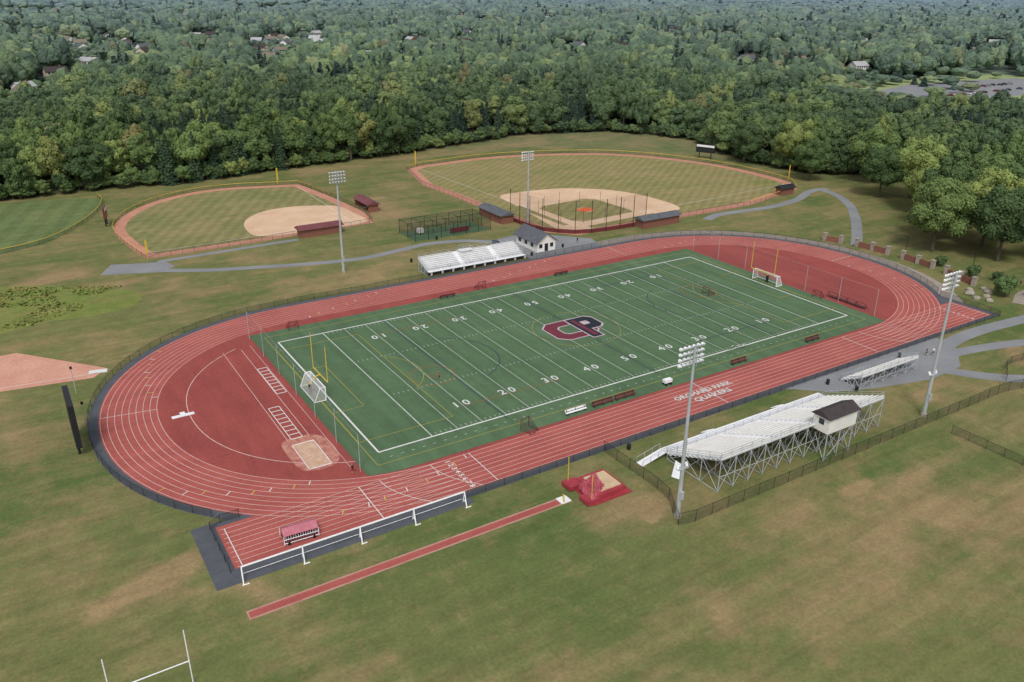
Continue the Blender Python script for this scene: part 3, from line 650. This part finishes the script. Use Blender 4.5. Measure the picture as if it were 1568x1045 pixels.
# split the loop into its continuous run
brk=[k for k in range(1,len(good)) if good[k]-good[k-1]>1]
run=good if not brk else good[brk[0]:]+good[:brk[0]]
fence('track_fence',o15[run],1.25,3)
fence('track_fence',[(5.5,-17.5),(138.6,-17.5),(139,-3)],1.25,3)
fence('track_fence',[(-26.4,-16.5),(-26.4,-5.6),(-22.4,-5.6)],1.25,2.4)
fence('boundary_fence',[(29.3,-17.6),(29.5,-31.6),(26,-37.2),(26.2,-38),(102.2,-38.2),(110,-40),(125,-48)],1.9,3)
fence('boundary_fence',[(80.3,-42),(80.2,-56)],1.5,3); fence('boundary_fence',[(107,-36),(114,-32),(128,-34)],1.5,3)
bw=empty('brick_wall'); b=MB(); W=smooth([(153.6,41),(156.3,33),(157.2,22),(156.6,12),(154.5,3),(152.5,-3)],4); P=resample(W,4.6)
for p in P: b.box(p[0]-.45,p[0]+.45,p[1]-.45,p[1]+.45,0,2.1,TANST); b.box(p[0]-.55,p[0]+.55,p[1]-.55,p[1]+.55,2.1,2.3,TANST)
for k,(a,c) in enumerate(zip(P[:-1],P[1:])):
    d=(c-a)/np.linalg.norm(c-a); n=np.array([-d[1],d[0]])*.18; a2=a+d*.5;c2=c-d*.5
    if k%3==1: continue
    b.add([(*(a2-n),0),(*(c2-n),0),(*(c2+n),0),(*(a2+n),0),(*(a2-n),1.5),(*(c2-n),1.5),(*(c2+n),1.5),(*(a2+n),1.5)],[(4,5,6,7),(0,1,5,4),(1,2,6,5),(2,3,7,6),(3,0,4,7)],BRICK)
b.obj('pillars_and_panels',bw)
def boulder(x,y,r):
    bm=bmesh.new(); bmesh.ops.create_icosphere(bm,subdivisions=2,radius=r)
    for v in bm.verts: v.co*= 1+.35*mn.noise(v.co*1.3+Vector((x,y,0))); v.co.z*=.6
    me=bpy.data.meshes.new('boulder'); bm.to_mesh(me); me.materials.append(TANST); o=bpy.data.objects.new('boulder',me); COL.objects.link(o); o.location=(x,y,r*.25)
for x,y,r in ((146,-6,1.2),(148.5,-4.5,.9),(151,-7.5,1.1),(147.8,-9,.8),(144.6,-8.5,.9),(152.5,-5.5,.7),(145.5,-11,.8)): boulder(x,y,r)

# ------------------------------------------------------------ people
def person(x,y,rz,shirt,pants,stride=.0,z0=0.03,arms=.0):
    J=[(0,0,.95),(0,.0,1.15),(0,0,1.38),(0,0,1.5),(0,.01,1.6),(0,.02,1.72)]; E=[(0,1),(1,2),(2,3),(3,4),(4,5)]; R=[.15,.14,.17,.06,.095,.085]
    def ad(p,par,r): J.append(p); R.append(r); E.append((par,len(J)-1)); return len(J)-1
    for s in (-1,1):
        a=ad((s*.19,0,1.42),2,.065); e=ad((s*.25,-.03+arms*.1,1.13),a,.045); w=ad((s*.26,.08+s*stride*.2+arms*.2,.88+arms*.2),e,.03); ad((s*.255,.12+s*stride*.2+arms*.25,.79+arms*.25),w,.035)
        h=ad((s*.1,0,.88),0,.095); k=ad((s*.11,s*stride*.35+.02,.48),h,.062); f=ad((s*.11,s*stride*.55,.07),k,.042); ad((s*.12,s*stride*.55+.17,.04),f,.035)
    me=bpy.data.meshes.new('person'); me.from_pydata(J,E,[]); o=bpy.data.objects.new('person',me); COL.objects.link(o)
    md=o.modifiers.new('s','SKIN'); md.use_smooth_shade=True; o.modifiers.new('u','SUBSURF').levels=1
    sv=me.skin_vertices[0].data
    for i,r in enumerate(R): sv[i].radius=(r,r*.8 if i<3 else r)
    sv[0].use_root=True
    bpy.context.view_layer.update()
    m2=bpy.data.meshes.new_from_object(o.evaluated_get(bpy.context.evaluated_depsgraph_get())); o.modifiers.clear(); o.data=m2
    for m in (SKIN,shirt,pants,BARK): m2.materials.append(m)
    for p in m2.polygons:
        c=p.center; z=c.z
        if z>1.66 or (z>1.58 and c.y<-.02): k=3
        elif z>1.47: k=0
        elif z>.97: k=1 if not (abs(c.x)>.2 and z<1.2) else 0
        elif abs(c.x)>.2 and z>.7: k=0
        elif z>.5: k=2
        elif z>.1: k=0
        else: k=2
        p.material_index=k
    o.location=(x,y,z0); o.rotation_euler=(0,0,rz)
person(19.4,17.6,1,CLR,CLD,.6,.07); person(105,-21.6,.5,CLD,CLD,.2); person(106,-22.3,2.5,CLW,CLD,-.2); person(-5.6,-3.6,0,CLD,CLR,.1,.04); person(92,74.5,2,CLD,CLD,.3)
person(162,-9,1,CLD,CLD,.3)
# ------------------------------------------------------------ trees
def rand_dirs(n):
    v=rng.normal(size=(n,3)); return v/np.linalg.norm(v,axis=1)[:,None]
def cards(cent,nrm,size):
    n=len(cent); up=rand_dirs(n); t=np.cross(nrm,up); t/=np.linalg.norm(t,axis=1)[:,None]+1e-9; bt=np.cross(nrm,t)
    s=size[:,None]; j=lambda: rng.uniform(.6,1.15,(n,1))
    V=np.stack([cent+t*s*j(),cent+bt*s*j()*.8,cent-t*s*j(),cent-bt*s*j()*.8],1).reshape(-1,3)
    F=np.arange(n*4).reshape(-1,4); return V,F
def ico(c,r,sub=2,amp=.25):
    bm=bmesh.new(); bmesh.ops.create_icosphere(bm,subdivisions=sub,radius=1); V=np.array([v.co[:] for v in bm.verts]); F=[[v.index for v in f.verts] for f in bm.faces]; bm.free()
    o=rng.uniform(0,50,3)
    k=np.array([1+amp*mn.noise(Vector(v*1.8+o)) for v in V])
    return V*k[:,None]*r+np.array(c),F
def build_tree(name,kind,H=18,ncard=4200,cs=.42,cr=5.0,low=.22,nl=26,flat=.85,top=1.0):
    b=MB(); V=[];F=[];off_=0; leafmat=FOL
    def addVF(v,f):
        nonlocal off_
        V.append(v); F.extend([[int(i)+off_ for i in q] for q in f]); off_+=len(v)
    if kind=='dec':
        zc=H*(low+1)/2; rz=H*(1-low)/2; lobes=[]
        for i in range(nl):
            d=rand_dirs(1)[0]; d[2]=d[2]*.9+.15; k=rng.uniform(.55,.86); tp=1-(1-top)*max(0,d[2])
            c=np.array([d[0]*cr*k*tp,d[1]*cr*k*tp,zc+d[2]*rz*k]); lobes.append((c,cr*rng.uniform(.22,.38)))
        lobes.append((np.array([0,0,zc]),cr*.68)); lobes.append((np.array([0,0,zc+rz*.35]),cr*.55*top))
        for c,r in lobes:
            n=int(ncard*r*r/sum(q[1]**2 for q in lobes)); d=rand_dirs(n); 
            ce=c+d*(r*rng.uniform(.78,1.12,n))[:,None]*np.array([1,1,flat]); nr=d+rand_dirs(n)*.6+np.array([0,0,.3]); nr/=np.linalg.norm(nr,axis=1)[:,None]
            v,f=cards(ce,nr,rng.uniform(.6,1.3,n)*cs); addVF(v,f); v,f=ico(c,r*.85,1,.3); addVF(v,f)
        leafV,leafF=np.vstack(V),F
        b.tube((0,0,0),(0,0,H*.45),H*.022,BARK,r2=H*.013,n=7)
        for c,r in lobes[:12]: b.tube((0,0,H*rng.uniform(.2,.42)),tuple(c),H*.009,BARK,r2=H*.003,n=5)
    else:
        n=ncard; t=rng.uniform(0,1,n)**.75; z=H*(.04+.94*(1-t)); lay=(z*1.1)%1
        rad=cr*(t**.8)*(.65+.35*lay)*rng.uniform(.55,1.05,n); a=rng.uniform(0,2*math.pi,n); rad*=1+.18*np.sin(a*5+z)
        ce=np.stack([rad*np.cos(a),rad*np.sin(a),z-rad*.25],1); nr=np.stack([np.cos(a)*.5,np.sin(a)*.5,np.full(n,.9)],1)+rand_dirs(n)*.5; nr/=np.linalg.norm(nr,axis=1)[:,None]
        v,f=cards(ce,nr,rng.uniform(.6,1.3,n)*cs); addVF(v,f)
        m=12; ring_=[(cr*.5*math.cos(q),cr*.5*math.sin(q),H*.1) for q in np.linspace(0,2*math.pi,m+1)[:-1]]+[(0,0,H*.93)]
        addVF(np.array(ring_),[(i,(i+1)%m,m) for i in range(m)]); leafV,leafF=np.vstack(V),F; leafmat=FOLC
        b.tube((0,0,0),(0,0,H*.9),H*.016,BARK,r2=H*.003,n=6)
    b.add(leafV.tolist(),leafF,leafmat)
    me=bpy.data.meshes.new(name); me.from_pydata(b.v,[],b.f)
    for m in b.mats: me.materials.append(m)
    me.polygons.foreach_set('material_index',b.m); me.update(); return me
def coll(name,meshes):
    c=bpy.data.collections.new(name)
    for i,m in enumerate(meshes): c.objects.link(bpy.data.objects.new('%s_%02d'%(name,i),m))
    return c
NEARC=coll('woodland_tree',[build_tree('tn%d'%i,'dec',H=rng.uniform(15,19.5),cr=rng.uniform(4.6,7.0),low=rng.uniform(.06,.18),ncard=3900,cs=.42,top=(1,.7,.85,1,.55,.9)[i]) for i in range(6)]+[build_tree('tc%d'%i,'con',H=rng.uniform(15,17),cr=3.9,ncard=2400,cs=.5) for i in range(2)])
def far_tree(name,k):
    V=[];F=[];o=0; tall=rng.uniform(.85,1.15)
    for i in range(7):
        d=rand_dirs(1)[0]; c=(d[0]*3.4,d[1]*3.4,9.3+d[2]*2.2) if i else (0,0,10*tall); v,f=ico(c,4.4 if i==0 else rng.uniform(1.9,3.0),2,.45); V.append(v); F+= [[q+o for q in t] for t in f]; o+=len(v)
    n=420; d=rand_dirs(n); d[:,2]=abs(d[:,2]); ce=np.array([0,0,9.8*tall])+d*np.array([5.4,5.4,4.4])*rng.uniform(.8,.98,(n,1)); v,f=cards(ce,d+rand_dirs(n)*.3,rng.uniform(.35,.7,n)); V.append(v); F+=[[int(q)+o for q in t] for t in f]
    me=bpy.data.meshes.new(name); me.from_pydata(np.vstack(V).tolist(),[],F); me.materials.append(FOL); me.update(); return me
FARC=coll('distant_tree',[far_tree('tf%d'%i,i) for i in range(6)]+[build_tree('tfc','con',H=17,cr=4.2,ncard=500,cs=1.0)])
CLEAR=[(-900,205),(-41,206.5),(-12,209),(19,204),(51.6,211),(106,217),(175,234),(220,221),(240,184),(226,150),(222,128),(224,105),(246,84),(240,64),(230,44),(222,20),(222,0),(240,-30),(280,-60),(500,-260),(500,-700),(-900,-700)]
PARK=[(318,168),(397,115),(470,70),(720,190),(700,300),(567,312),(432,280),(370,236)]
LOT=[(425,178),(462,268),(560,292),(690,285),(690,180),(598,160),(500,155)]
def inside(x,y,P):
    c=False; n=len(P); j=n-1
    for i in range(n):
        xi,yi=P[i];xj,yj=P[j]
        if (yi>y)!=(yj>y) and x<(xj-xi)*(y-yi)/(yj-yi)+xi: c=not c
        j=i
    return c
CAM=(-40.62,-101.45,64.90); YAW=.56501
FIELDS=[(120,2050,260,330),(700,2250,330,300),(-150,3300,500,500),(1500,2600,300,250),(2600,2300,400,350),(20,1150,60,150),(520,1700,110,190),(300,1500,70,120),(1150,1350,90,120)]
HOUSES=[]; random.seed(21)
CL=[(-.50,900,6,90),(-.44,1150,6,120),(-.36,960,5,80),(-.27,1080,6,110),(-.14,1150,6,120),(-.06,1500,6,140),(.05,1800,6,150),(.3,1500,5,150),(.42,1150,4,90),(-.53,620,2,30),(-.46,700,2,40),(.18,1250,4,60),(-.2,820,2,40),(.22,900,2,40),(.36,820,2,30),(.12,1000,2,60)]
for a,d,n,sp in CL:
    for k in range(n):
        aa=YAW+a+random.gauss(0,sp/d); dd=d+random.gauss(0,sp); HOUSES.append((CAM[0]+dd*math.sin(aa),CAM[1]+dd*math.cos(aa)))
HA=np.array(HOUSES); HD=HA-np.array(CAM[:2]); HL=np.linalg.norm(HD,axis=1); HU=HD/HL[:,None]
def houses_low(x,y):
    R=np.array([x,y])-HA; al=-(R*HU).sum(1); la=abs(R[:,0]*HU[:,1]-R[:,1]*HU[:,0])
    if ((abs(al)<15)&(la<15)).any(): return 2
    if ((al>0)&(al<HL*.18)&(la<15)).any(): return 1
    return 0
EDG=resample(CLEAR[1:18],4)
near_=[];far_=[]
def gen():
    r=150.0
    while r<6500:
        s=8.2 if r<950 else .0084*r; dth=s/r; th=YAW-.82+rng.uniform(0,dth)
        while th<YAW+.82:
            rr=r+rng.uniform(-.42,.42)*s; tt=th+rng.uniform(-.4,.4)*dth; x=CAM[0]+rr*math.sin(tt); y=CAM[1]+rr*math.cos(tt); th+=dth
            if inside(x,y,CLEAR) : continue
            hn=mn.noise(Vector((x*.011,y*.011,0)))+.5*mn.noise(Vector((x*.04,y*.04,3)))
            hs=1+.24*hn+rng.uniform(-.24,.2)
            if rng.random()<.06: hs*=1.22
            if 300<x<740 and 60<y<320 and inside(x,y,PARK):
                if inside(x,y,LOT):
                    if rng.random()<.965: continue
                    hs*=.4
                else:
                    if rng.random()<.66: continue
                    hs*=.5
            if any(((x-f[0])/f[2])**2+((y-f[1])/f[3])**2<1 for f in FIELDS): continue
            w=1 if rr<950 else s/8.2
            if rr>950: hs*=min(1.2,w)
            if rr>450:
                hl=houses_low(x,y)
                if hl==2: continue
                if hl==1:
                    if rng.random()<.3: continue
                    hs*=.36; w*=.6
                if rr>650 and mn.noise(Vector((x*.006,y*.006,5)))>.24 and rng.random()<.5: continue
            ws=w*rng.uniform(.7,1.3)
            cn=mn.noise(Vector((x*.017,y*.017,9)))
            if rr<560:
                con=cn>.3 or rng.random()<.03
                if not con and ((5<x<58 and y<228) or (112<x<172 and y<262)) and rng.random()<.7: con=True
                idx=rng.integers(6,8) if con else rng.integers(0,6)
                if con: ws=rng.uniform(.8,1.1); hs=min(hs,1.08)
                near_.append((x,y,rng.uniform(0,6.28),ws,hs*1.02,idx))
            else: far_.append((x,y,rng.uniform(0,6.28),ws*1.08,hs*1.15,6 if (cn>.3 and rng.random()<.5) else rng.integers(0,6)))
        r+=s*.82
gen()
EB=resample(CLEAR[1:18],2.6)
for p in EB:
    for k in range(2):
        near_.append((p[0]+rng.uniform(-2,3),p[1]+rng.uniform(-1,4),rng.uniform(0,6.28),rng.uniform(.3,.5),rng.uniform(.2,.45),rng.integers(0,6)))
def scatter(name,L,c):
    me=bpy.data.meshes.new(name); A=np.array(L); n=len(A)
    me.from_pydata(np.stack([A[:,0],A[:,1],np.full(n,-.2)],1).tolist(),[],[])
    a=me.attributes.new('rot','FLOAT_VECTOR','POINT'); a.data.foreach_set('vector',np.stack([rng.uniform(-.05,.05,n),rng.uniform(-.05,.05,n),A[:,2]],1).ravel())
    a=me.attributes.new('scl','FLOAT_VECTOR','POINT'); a.data.foreach_set('vector',np.stack([A[:,3],A[:,3],A[:,4]],1).ravel())
    a=me.attributes.new('idx','INT','POINT'); a.data.foreach_set('value',A[:,5].astype(int))
    o=bpy.data.objects.new(name,me); COL.objects.link(o)
    g=bpy.data.node_groups.new(name,'GeometryNodeTree'); g.interface.new_socket('Geometry',in_out='INPUT',socket_type='NodeSocketGeometry'); g.interface.new_socket('Geometry',in_out='OUTPUT',socket_type='NodeSocketGeometry')
    gi=g.nodes.new('NodeGroupInput'); go_=g.nodes.new('NodeGroupOutput'); ip=g.nodes.new('GeometryNodeInstanceOnPoints'); ci=g.nodes.new('GeometryNodeCollectionInfo')
    ci.inputs['Collection'].default_value=c; ci.inputs['Separate Children'].default_value=True; ci.inputs['Reset Children'].default_value=True
    def na(nm,t):
        q=g.nodes.new('GeometryNodeInputNamedAttribute'); q.data_type=t; q.inputs['Name'].default_value=nm
        return next(s for s in q.outputs if s.enabled and s.name=='Attribute')
    g.links.new(gi.outputs[0],ip.inputs['Points']); g.links.new(ci.outputs[0],ip.inputs['Instance']); ip.inputs['Pick Instance'].default_value=True
    g.links.new(na('idx','INT'),ip.inputs['Instance Index']); g.links.new(na('rot','FLOAT_VECTOR'),ip.inputs['Rotation']); g.links.new(na('scl','FLOAT_VECTOR'),ip.inputs['Scale'])
    g.links.new(ip.outputs[0],go_.inputs[0]); m=o.modifiers.new('scatter','NODES'); m.node_group=g; return o
scatter('forest',near_,NEARC); scatter('distant_forest',far_,FARC); print('TREES',len(near_),len(far_))
def floormat():
    m,nt,b=newmat('forest_floor'); p=pos(nt); b.inputs['Roughness'].default_value=.95
    c=mix(nt,ramp(nt,noise(nt,p,.03,6,.6),.4,.6),S(66,78,48),S(100,112,70)); c=painted_haze(nt,c); nt.links.new(c,b.inputs['Base Color']); return m
b=MB(); b.poly([(9000,-260),(9000,12000),(-6000,12000),(-900,206)]+[(p[0]+1.5,p[1]+1.5) for p in CLEAR[1:20]],.03,floormat()); b.obj('forest_floor')
for i,f in enumerate(FIELDS):
    b=MB(); b.poly([(f[0]+f[2]*math.cos(t),f[1]+f[3]*math.sin(t)) for t in np.linspace(0,6.28,25)[:-1]],.4,FARGRASS); b.obj('distant_field')
b=MB(); b.poly(PARK,.07,FARGRASS); b.obj('park_lawn')
BIG=[build_tree('big_tree_%d'%i,'dec',H=21,cr=8.2,low=.12,ncard=15000,cs=.36,nl=40) for i in range(3)]
for i,(x,y,s,r) in enumerate([(170,19,.98,0),(177,5,.98,2),(187,15,1.05,1),(194,31,1.0,4),(188,-7,.95,5),(206,47,1.0,3),(200,-16,1.0,2.2),(204,8,1.0,.5),(221,60,1.0,1.2),(213,30,1.0,1.9),(230,82,1.0,.4),(224,112,.95,2),(213,66,.85,2.6),(178,-18,.85,3.3),(214,96,.75,1.1),(218,132,.8,5.2),(214,18,1.0,3.9),(182,26,.8,.9)]):
    o=bpy.data.objects.new('deciduous_tree',BIG[i%3]); COL.objects.link(o); o.location=(x,y,0); o.scale=(s,s,s); o.rotation_euler=(0,0,r)
SH=build_tree('shrub_mesh','dec',H=4.2,cr=2.2,low=.02,ncard=2200,cs=.22)
for x,y,s in ((151.5,-11,1.25),(158.5,.5,.8),(160,10,.7),(157,-15,.8),(161,-4,.6)):
    o=bpy.data.objects.new('shrub',SH); COL.objects.link(o); o.location=(x,y,0); o.scale=(s,s,s)
for x,y in ((159.5,20),(160,2)):
    b=MB(); b.tube((x,y,0),(x,y,5.5),.08,DARK); b.tube((x,y,5.5),(x-.9,y,5.7),.05,DARK); b.box(x-1.4,x-.8,y-.15,y+.15,5.62,5.75,DARK); b.obj('lamp_post')

# ------------------------------------------------------------ parking lot, cars, houses
b=MB(); b.poly([(452,200),(470,262),(560,285),(680,272),(676,180),(598,164),(500,162),(456,184)],.12,ASPHL)
b.strip(smooth([(372,232),(400,218),(425,208),(458,206)],5),8,.10,ASPHL)
b.poly([(505,195),(640,200),(640,208),(505,203)],.15,FARGRASS)
for k in range(26): b.strip([(485+k*5,222),(485+k*5,228)],.3,.16,WHITE)
b.obj('parking_lot')
def carmesh(col):
    b=MB(); pr=[(-2.2,.35),(-2.2,.85),(-1.5,.95),(-.9,1.42),(.7,1.45),(1.35,1.0),(2.15,.82),(2.25,.4)]
    n=len(pr); vs=[(x,-.88 if z<1.1 else -.7,z) for x,z in pr]+[(x,.88 if z<1.1 else .7,z) for x,z in pr]
    b.add(vs,[(i,i+1,n+i+1,n+i)[::-1] for i in range(n-1)]+[tuple(range(n)),tuple(range(n,2*n))[::-1],(0,n,2*n-1,n-1)],col)
    for s in (-1,1):
        b.add([(-1.35,s*.87,1.0),(1.1,s*.87,1.02),(.6,s*.74,1.38),(-.85,s*.74,1.36)],[(0,1,2,3)],GLASS)
        for x in (-1.4,1.4): b.tube((x,s*.75,.33),(x,s*.92,.33),.33,RUBBER,n=12)
    b.add([(.78,-.62,1.42),(.78,.62,1.42),(1.34,.74,1.04),(1.34,-.74,1.04)],[(0,3,2,1)],GLASS); b.add([(-.95,-.62,1.42),(-.95,.62,1.42),(-1.5,.74,1.0),(-1.5,-.74,1.0)],[(0,1,2,3)],GLASS)
    me=bpy.data.meshes.new('car_mesh'); me.from_pydata(b.v,[],b.f)
    for m in b.mats: me.materials.append(m)
    me.polygons.foreach_set('material_index',b.m); return me
CM=[carmesh(mat('car_paint_%d'%i,S(*c),None,1,.3,spec=.5)) for i,c in enumerate(((225,225,228),(40,44,50),(120,30,34),(150,156,162),(50,70,110)))]
random.seed(4)
for k in range(24):
    if random.random()<.3: continue
    o=bpy.data.objects.new('parked_car',CM[random.randrange(5)]); COL.objects.link(o); o.location=(487.5+5*k,225,.17); o.rotation_euler=(0,0,math.pi/2)
for k in range(14):
    o=bpy.data.objects.new('parked_car',CM[random.randrange(5)]); COL.objects.link(o); o.location=(535+7*k,248+random.uniform(-1,1),.17); o.rotation_euler=(0,0,math.pi/2+.1)
HR=[ROOFG,ROOFB,mat('tan_roof',S(130,120,108),None,.5,.9),mat('light_roof',S(176,178,182),None,.5,.9)]; HW=[WALLW,mat('beige_siding',S(200,190,170)),mat('blue_siding',S(150,165,178)),BRICK]
def house(x,y,w,d,h,rz,i):
    e=empty('house',(x,y,0),rz); b=MB(); wm=HW[i%4] if i%3 else WALLW
    b.box(-w/2,w/2,-d/2,d/2,0,h,wm); b.add([(-w/2,-d/2,h),(-w/2,d/2,h),(-w/2,0,h+d*.32)],[(0,2,1)],wm); b.add([(w/2,-d/2,h),(w/2,d/2,h),(w/2,0,h+d*.32)],[(0,1,2)],wm)
    for fl in range(2):
        for t in np.linspace(-w/2+1.5,w/2-2.5,5): b.box(t,t+1.1,-d/2-.04,-d/2-.003,1+fl*2.8,2.3+fl*2.8,GLASS)
        for t in (-d/4,d/4-1): b.box(w/2+.003,w/2+.04,t,t+1.1,1+fl*2.8,2.3+fl*2.8,GLASS)
    b.box(-w/2-.04,-w/2-.003,-.5,.5,0,2.1,DARK); b.obj('walls',e)
    b=MB(); o=.5
    for s in (-1,1):
        zz=h-o*.64; b.add([(-w/2-o,s*(d/2+o),zz),(w/2+o,s*(d/2+o),zz),(w/2+o,0,h+d*.32+.05),(-w/2-o,0,h+d*.32+.05),(-w/2-o,s*(d/2+o),zz+.2),(w/2+o,s*(d/2+o),zz+.2),(w/2+o,0,h+d*.32+.25),(-w/2-o,0,h+d*.32+.25)],[(0,1,2,3),(4,5,6,7),(0,4,7,3),(1,2,6,5),(0,1,5,4)],HR[i%4])
    b.box(w*.2,w*.2+.9,-.4,.4,h+d*.1,h+d*.32+1.2,BRICK); b.obj('roof',e)
random.seed(11)
for i,(x,y) in enumerate(HOUSES): house(x,y,random.uniform(11,17),random.uniform(8,10.5),5.6,random.uniform(-1.2,1.2)-.4,i)

# ------------------------------------------------------------ camera, light
yaw,pitch,roll=.56501,.40697,.00942
fw=Vector((math.sin(yaw)*math.cos(pitch),math.cos(yaw)*math.cos(pitch),-math.sin(pitch))); r=Vector((math.cos(yaw),-math.sin(yaw),0)); u=r.cross(fw)
r2=r*math.cos(roll)+u*math.sin(roll); u2=-r*math.sin(roll)+u*math.cos(roll)
cd=bpy.data.cameras.new('camera'); cd.sensor_width=36; cd.lens=1258.4/1568*36; cd.clip_start=1; cd.clip_end=30000
cam=bpy.data.objects.new('camera',cd); COL.objects.link(cam)
cam.matrix_world=Matrix(((r2.x,u2.x,-fw.x,CAM[0]),(r2.y,u2.y,-fw.y,CAM[1]),(r2.z,u2.z,-fw.z,CAM[2]),(0,0,0,1))); SC.camera=cam
el,az=math.radians(52),math.radians(215)
sd=Vector((math.sin(az)*math.cos(el),math.cos(az)*math.cos(el),math.sin(el)))
ld=bpy.data.lights.new('sun','SUN'); ld.energy=1.5; ld.angle=math.radians(12); ld.color=(1,.96,.9)
lo=bpy.data.objects.new('sun',ld); COL.objects.link(lo); lo.rotation_euler=sd.to_track_quat('Z','Y').to_euler(); lo.location=(0,0,300)
w=bpy.data.worlds.new('World'); SC.world=w; w.use_nodes=True; nt=w.node_tree; bg=nt.nodes['Background']
sk=nt.nodes.new('ShaderNodeTexSky'); sk.sky_type='NISHITA'; sk.sun_disc=False; sk.sun_elevation=el; sk.sun_rotation=az; sk.dust_density=3; sk.air_density=1
hs=nt.nodes.new('ShaderNodeHueSaturation'); hs.inputs['Saturation'].default_value=.35; nt.links.new(sk.outputs[0],hs.inputs['Color']); nt.links.new(hs.outputs[0],bg.inputs[0]); bg.inputs[1].default_value=.14
SC.view_settings.view_transform='Standard'; SC.view_settings.look='None'; SC.view_settings.exposure=0
